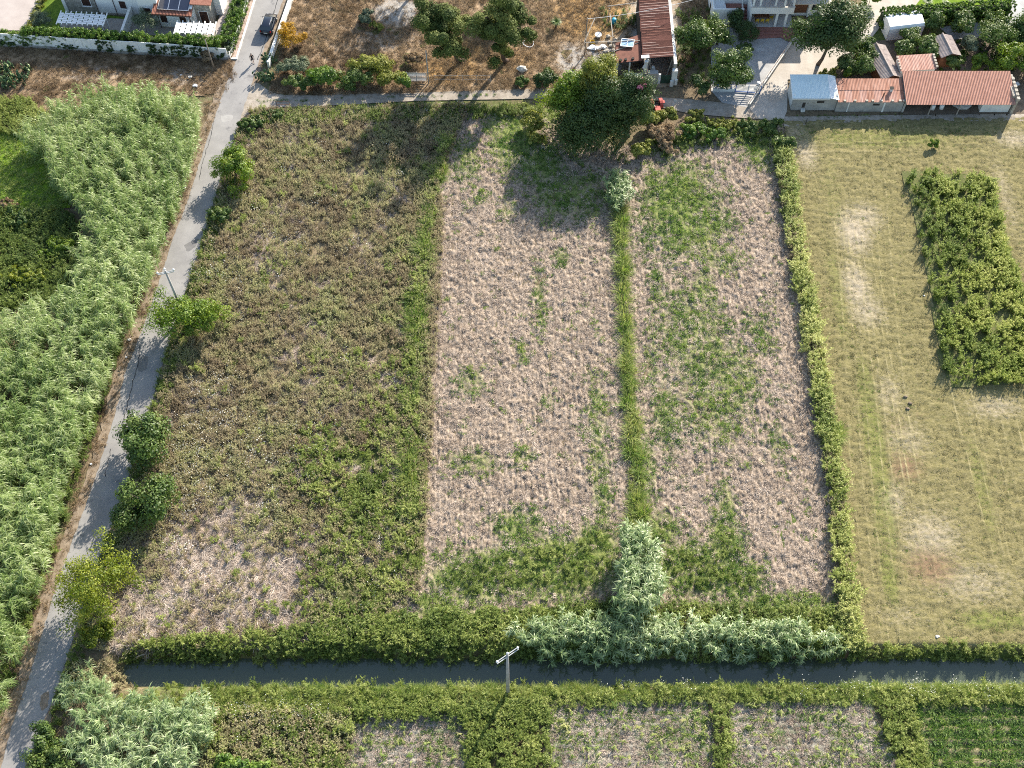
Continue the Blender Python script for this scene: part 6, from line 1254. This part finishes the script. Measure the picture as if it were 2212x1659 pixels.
S3 = G([(1672, 310), (1704, 318), (1720, 442), (1760, 680), (1792, 890), (1818, 1036), (1842, 1260), (1864, 1400), (1824, 1400), (1804, 1270), (1788, 1040), (1762, 890), (1730, 690), (1688, 450)])
scatter('field_hedge', 'long yellow green field hedge beside the hay field', 'hedge', [S3], 6, C_GWEED, .8, 1.75, lambda x, y: np.clip(.2 + .75 * fbm(x, y, 4, 2, 2) + .25 * np.clip((x - (31.3 + (y - 45) * .02)) / 2.5, -1, 1), 0, 1), None, .18, seed=24)
scatter('field_hedge', 'dry brown stems inside the long field hedge', 'hedge', [S3], 4, C_WEED, .9, 1.6, lambda x, y: .05 + .4 * fbm(x, y, 3, 2, 6), lambda x, y: fbm(x, y, 4, 2, 3) * 1.1, .18, seed=25)
scatter('tall_grass', 'pale grass clump standing out of the long field hedge', 'grass', [G([(1780, 935), (1812, 930), (1818, 965), (1790, 975)])], 6, C_GRASS, 1.2, 1.7, lambda x, y: x * 0 + .75, None, .2, seed=26)
# mown strips
for i, (P, GB, lab) in enumerate([(P_M1, GREEN_M1, 'left'), (P_M2, GREEN_M2, 'right')]):
    gg = lambda x, y, GB=GB: blobs(x, y, GB, .6)
    scatter('cut_straw', 'pale cut straw lying on the %s mown strip' % lab, 'straw', [P], 5.5, C_STRAW, .6, 1.25, lambda x, y: .25 + .55 * fbm(x, y, 2.0, 3, 5), lambda x, y: np.clip(1 - .75 * gg(x, y), .1, 1) * (.55 + .6 * fbm(x, y, 1.4, 2, 2)), .2, zoff=lambda x, y: mulch(x, y) + .03, align=.5, seed=30 + i)
    scatter('sprouting_grass', 'green grass sprouting through the %s mown strip' % lab, 'grass', [P], 9, C_TUFT, .6, 1.45, lambda x, y: .25 + .6 * fbm(x, y, 3, 3, 1), lambda x, y: np.clip(gg(x, y) * (.25 + 1.1 * (fbm(x, y, 1.0, 2, 6) > .44)) + .05 * (fbm(x, y, 2.2, 3, 3) > .5), 0, 1), .25, zoff=lambda x, y: mulch(x, y), seed=34 + i)
    scatter('broad_weeds', 'broad leafy weeds at both ends of the %s mown strip' % lab, 'weeds', [P], 4, C_GWEED, .4, .8, lambda x, y: .25 + .5 * fbm(x, y, 3, 3, 4), lambda x, y: np.clip((gg(x, y) - .62) * 2.4, 0, 1) * (y < 52), .25, zoff=.03, seed=38 + i)
# canal banks
scatter('bank_weeds', 'yellow green weeds on the north bank of the canal', 'weeds', [G([(265, 1410), (330, 1385), (560, 1370), (860, 1330), (1090, 1320), (1340, 1300), (1800, 1320), (1866, 1390), (1866, 1436), (1500, 1442), (1150, 1436), (860, 1438), (560, 1440), (300, 1446)])], 8.5, C_GWEED, .75, 1.35, lambda x, y: .18 + .7 * fbm(x, y, 3, 3, 2), lambda x, y: .55 + .6 * fbm(x, y, 3, 2, 1), .22, seed=40)
scatter('bank_weeds', 'low yellow weeds on the canal bank below the hay field', 'weeds', [G([(1850, 1392), (2320, 1396), (2320, 1438), (1850, 1440)])], 8, C_GWEED, .5, .9, lambda x, y: .4 + .5 * fbm(x, y, 3, 3, 2), None, .22, seed=41)
scatter('bank_weeds', 'shady weeds hanging over the canal water', 'weeds', [G([(265, 1420), (1866, 1428), (2320, 1430), (2320, 1446), (1500, 1452), (700, 1452), (265, 1450)])], 6, C_GWEED, .6, 1.0, lambda x, y: .1 + .3 * fbm(x, y, 3, 3, 2), None, .3, seed=42)
scatter('bank_grass', 'bright yellow green grass on the south bank of the canal', 'grass', [G([(440, 1486), (900, 1484), (2320, 1478), (2320, 1518), (1950, 1516), (1500, 1512), (1200, 1516), (760, 1530), (560, 1540), (440, 1528)])], 8, C_GRASS, .55, 1.0, lambda x, y: .55 + .42 * fbm(x, y, 3, 3, 2), None, .25, seed=43)
scatter('bank_weeds', 'leafy weeds along the south bank of the canal', 'weeds', [G([(260, 1500), (440, 1490), (900, 1488), (2320, 1482), (2320, 1522), (1950, 1522), (1500, 1520), (1200, 1530), (760, 1552), (560, 1560), (260, 1560)])], 4.5, C_GWEED, .5, 1.0, lambda x, y: .4 + .55 * fbm(x, y, 2.5, 3, 5), None, .25, seed=44)
# south bank
SOUTH = [G([(440, 1535), (760, 1540), (760, 1700), (440, 1700)]), G([(760, 1528), (1180, 1515), (1190, 1545), (1010, 1548), (770, 1560)]), G([(1000, 1530), (1190, 1510), (1195, 1700), (1010, 1700)]), G([(1532, 1524), (1576, 1524), (1584, 1700), (1552, 1700)]), G([(1890, 1510), (1965, 1512), (2020, 1700), (1950, 1700)]), G([(2, 1640), (60, 1600), (260, 1640), (260, 1720), (2, 1720)])]
scatter('south_weeds', 'lush green weeds between the plots south of the canal', 'weeds', SOUTH[1:5], 7, C_GWEED, .6, 1.2, lambda x, y: .2 + .6 * fbm(x, y, 3, 3, 3), None, .22, seed=45)
scatter('south_weeds', 'dry and green weeds right of the bottom reed clump', 'weeds', [SOUTH[0], G([(255, 1425), (330, 1412), (330, 1440), (285, 1462), (262, 1490), (160, 1480), (150, 1440)])], 6, C_WEED, .8, 1.5, lambda x, y: .15 + .7 * fbm(x, y, 3, 3, 3), None, .22, seed=46)
scatter('south_weeds', 'green weeds at the left of the small stubble plot', 'weeds', [SOUTH[0]], 5, C_GWEED, .7, 1.3, lambda x, y: .25 + .5 * fbm(x, y, 3, 3, 3), lambda x, y: fbm(x, y, 4, 2, 2) * 1.3 * np.clip((x + 28) / 8, .3, 1), .22, seed=47)
scatter('corn_sprouts', 'young corn sprouts along the stubble rows', 'crop', [P for P, l in STUB], 5, C_CORN, .45, .85, lambda x, y: .5 + .4 * fbm(x, y, 2, 2, 3), lambda x, y: (np.cos(2 * np.pi * (y + .36) / .72) > .3) * (.2 + 1.0 * fbm(x, y, 2, 2, 5)), .2, seed=48)
scatter('cut_straw', 'grey straw lying on the stubble plots', 'straw', [P for P, l in STUB], 10, C_STRAW, .6, 1.1, lambda x, y: .2 + .6 * fbm(x, y, 2, 2, 5), None, .2, zoff=.03, seed=49)
scatter('plot_grass', 'green grass creeping over the edges of the stubble plots', 'grass', [P for P, l in STUB], 7, C_TUFT, .6, 1.2, lambda x, y: .3 + .5 * fbm(x, y, 2, 2, 3), lambda x, y: .85 * (fbm(x, y, 2.2, 3, 6) > .44) + .08, .25, seed=65)
scatter('water_edge', 'ragged weeds leaning over both canal edges', 'weeds', [[(-38, 34.6), (60, 34.6), (60, 35.2), (-38, 35.2)], [(-38, 38.0), (60, 38.0), (60, 39.2), (-38, 39.2)]], 3.2, C_GWEED, .5, 1.15, lambda x, y: .25 + .6 * fbm(x, y, 3, 2, 3), lambda x, y: fbm(x, y, 1.6, 2, 3) * 1.2, .45, zoff=.35, seed=66)
scatter('crop_rows', 'dark green crop growing in rows at the bottom right', 'crop', [P_GCROP], 12, C_TUFT, 1.1, 1.9, lambda x, y: .22 + .35 * fbm(x, y, 2, 2, 3), lambda x, y: (np.cos(2 * np.pi * y / 1.05) > -.1) * .95 + .05, .2, seed=50)
# hay field
HX = [P_CROP]
scatter('hay_stubble', 'short yellow hay stubble over the mown field', 'hay', [P_HAY], 9, C_HAY, .6, 1.25, lambda x, y: np.clip(.2 + .5 * fbm(x, y, 5, 3, 2) + .3 * blobs(x, y, HAY_BARE), 0, 1), lambda x, y: np.clip(.75 - .45 * blobs(x, y, HAY_BARE) - .4 * blobs(x, y, HAY_RED), .1, 1), .25, zoff=.03, avoid=HX, seed=51)
scatter('hay_grass', 'thin green grass growing back on the hay field', 'grass', [P_HAY], 5, C_TUFT, .35, .65, lambda x, y: .5 + .4 * fbm(x, y, 4, 3, 3), lambda x, y: np.clip(.75 * blobs(x, y, HAY_GREEN) + .12 - .1 * blobs(x, y, HAY_BARE), 0, 1), .25, zoff=.02, avoid=HX, seed=52)
scatter('bushy_crop', 'tall bushy green crop plot standing in the hay field', 'crop', [P_CROP], 3.8, C_CROP, .5, 1.1, lambda x, y: .15 + .85 * fbm(x, y, 3.2, 3, 3) + .15 * np.clip((x - 55) / 6, -1, 1), lambda x, y: np.where((np.cos(2 * np.pi * (x - .02 * (y - 80) * 0 - (y - 104) * -.1) / 1.7) > -.35) | (x - 50.2 > 4.5), .9, .12) * (.5 + .7 * fbm(x, y, 2, 2, 1)), .15, zoff=.1, seed=53)
scatter('crop_edging', 'bright green grass edging the right side of the crop plot', 'grass', [G([(2105, 384), (2138, 392), (2182, 555), (2245, 715), (2222, 725), (2160, 570), (2128, 420)])], 10, C_TUFT, 1.3, 2.0, lambda x, y: .6 + .3 * fbm(x, y, 3, 2, 3), None, .2, zoff=.1, seed=54)
scatter('path_grass', 'green grass strip between barn wall and hay field', 'grass', [G([(1715, 250), (1950, 246), (1950, 254), (1715, 256)]), G([(1720, 272), (2160, 266), (2160, 300), (1730, 300)])], 7, C_TUFT, .4, .8, lambda x, y: .25 + .5 * fbm(x, y, 4, 3, 3), lambda x, y: .7 * fbm(x, y, 3, 2, 3) + .2, .25, seed=55)
# lots
scatter('dry_grass', 'long dry tan grass over the vacant lot', 'grass', [P_LOT], 6.5, C_DRYG, .6, 1.3, lambda x, y: .25 + .6 * fbm(x, y, 4, 3, 2), lambda x, y: np.clip(.95 - .8 * blobs(x, y, LOT_GREY), .05, 1), .3, seed=56, avoid=[G([(1375, 190), (1375, -40), (1470, -40), (1470, 190)])])
scatter('dry_grass', 'dark dry grass below the white panel wall', 'grass', [P_LEFT], 6, C_DRYG, .6, 1.2, lambda x, y: .15 + .55 * fbm(x, y, 4, 3, 2), None, .3, seed=57)
scatter('yard_weeds', 'green weeds in the yard behind the lean-to', 'weeds', [G([(1270, 75), (1380, 60), (1380, 20), (1300, 20)]), G([(1462, 186), (1530, 190), (1530, 20), (1462, 20)])], 4, C_GWEED, .5, 1.0, lambda x, y: .1 + .3 * fbm(x, y, 3, 2, 2), lambda x, y: fbm(x, y, 3, 2, 4), .2, seed=58)
scatter('strip_weeds', 'weeds at the upper ends of the mown strips', 'weeds', [G([(1330, 322), (1420, 300), (1560, 270), (1690, 272), (1700, 318), (1560, 318), (1400, 350), (1340, 360)])], 4, C_GWEED, .4, .9, lambda x, y: .25 + .5 * fbm(x, y, 3, 2, 2), lambda x, y: fbm(x, y, 3, 2, 4) * 1.2, .2, seed=59)
scatter('orchard_grass', 'sparse weeds on the orchard floor', 'weeds', [G([(1810, 165), (1870, 95), (2290, 70), (2290, 165)])], 2.5, C_BROAD, .5, 1.0, lambda x, y: .2 + .4 * fbm(x, y, 3, 2, 2), lambda x, y: fbm(x, y, 3, 2, 4), .2, seed=60, avoid=[G([(1880, 180), (1880, 85), (1950, 85), (1950, 180)])])
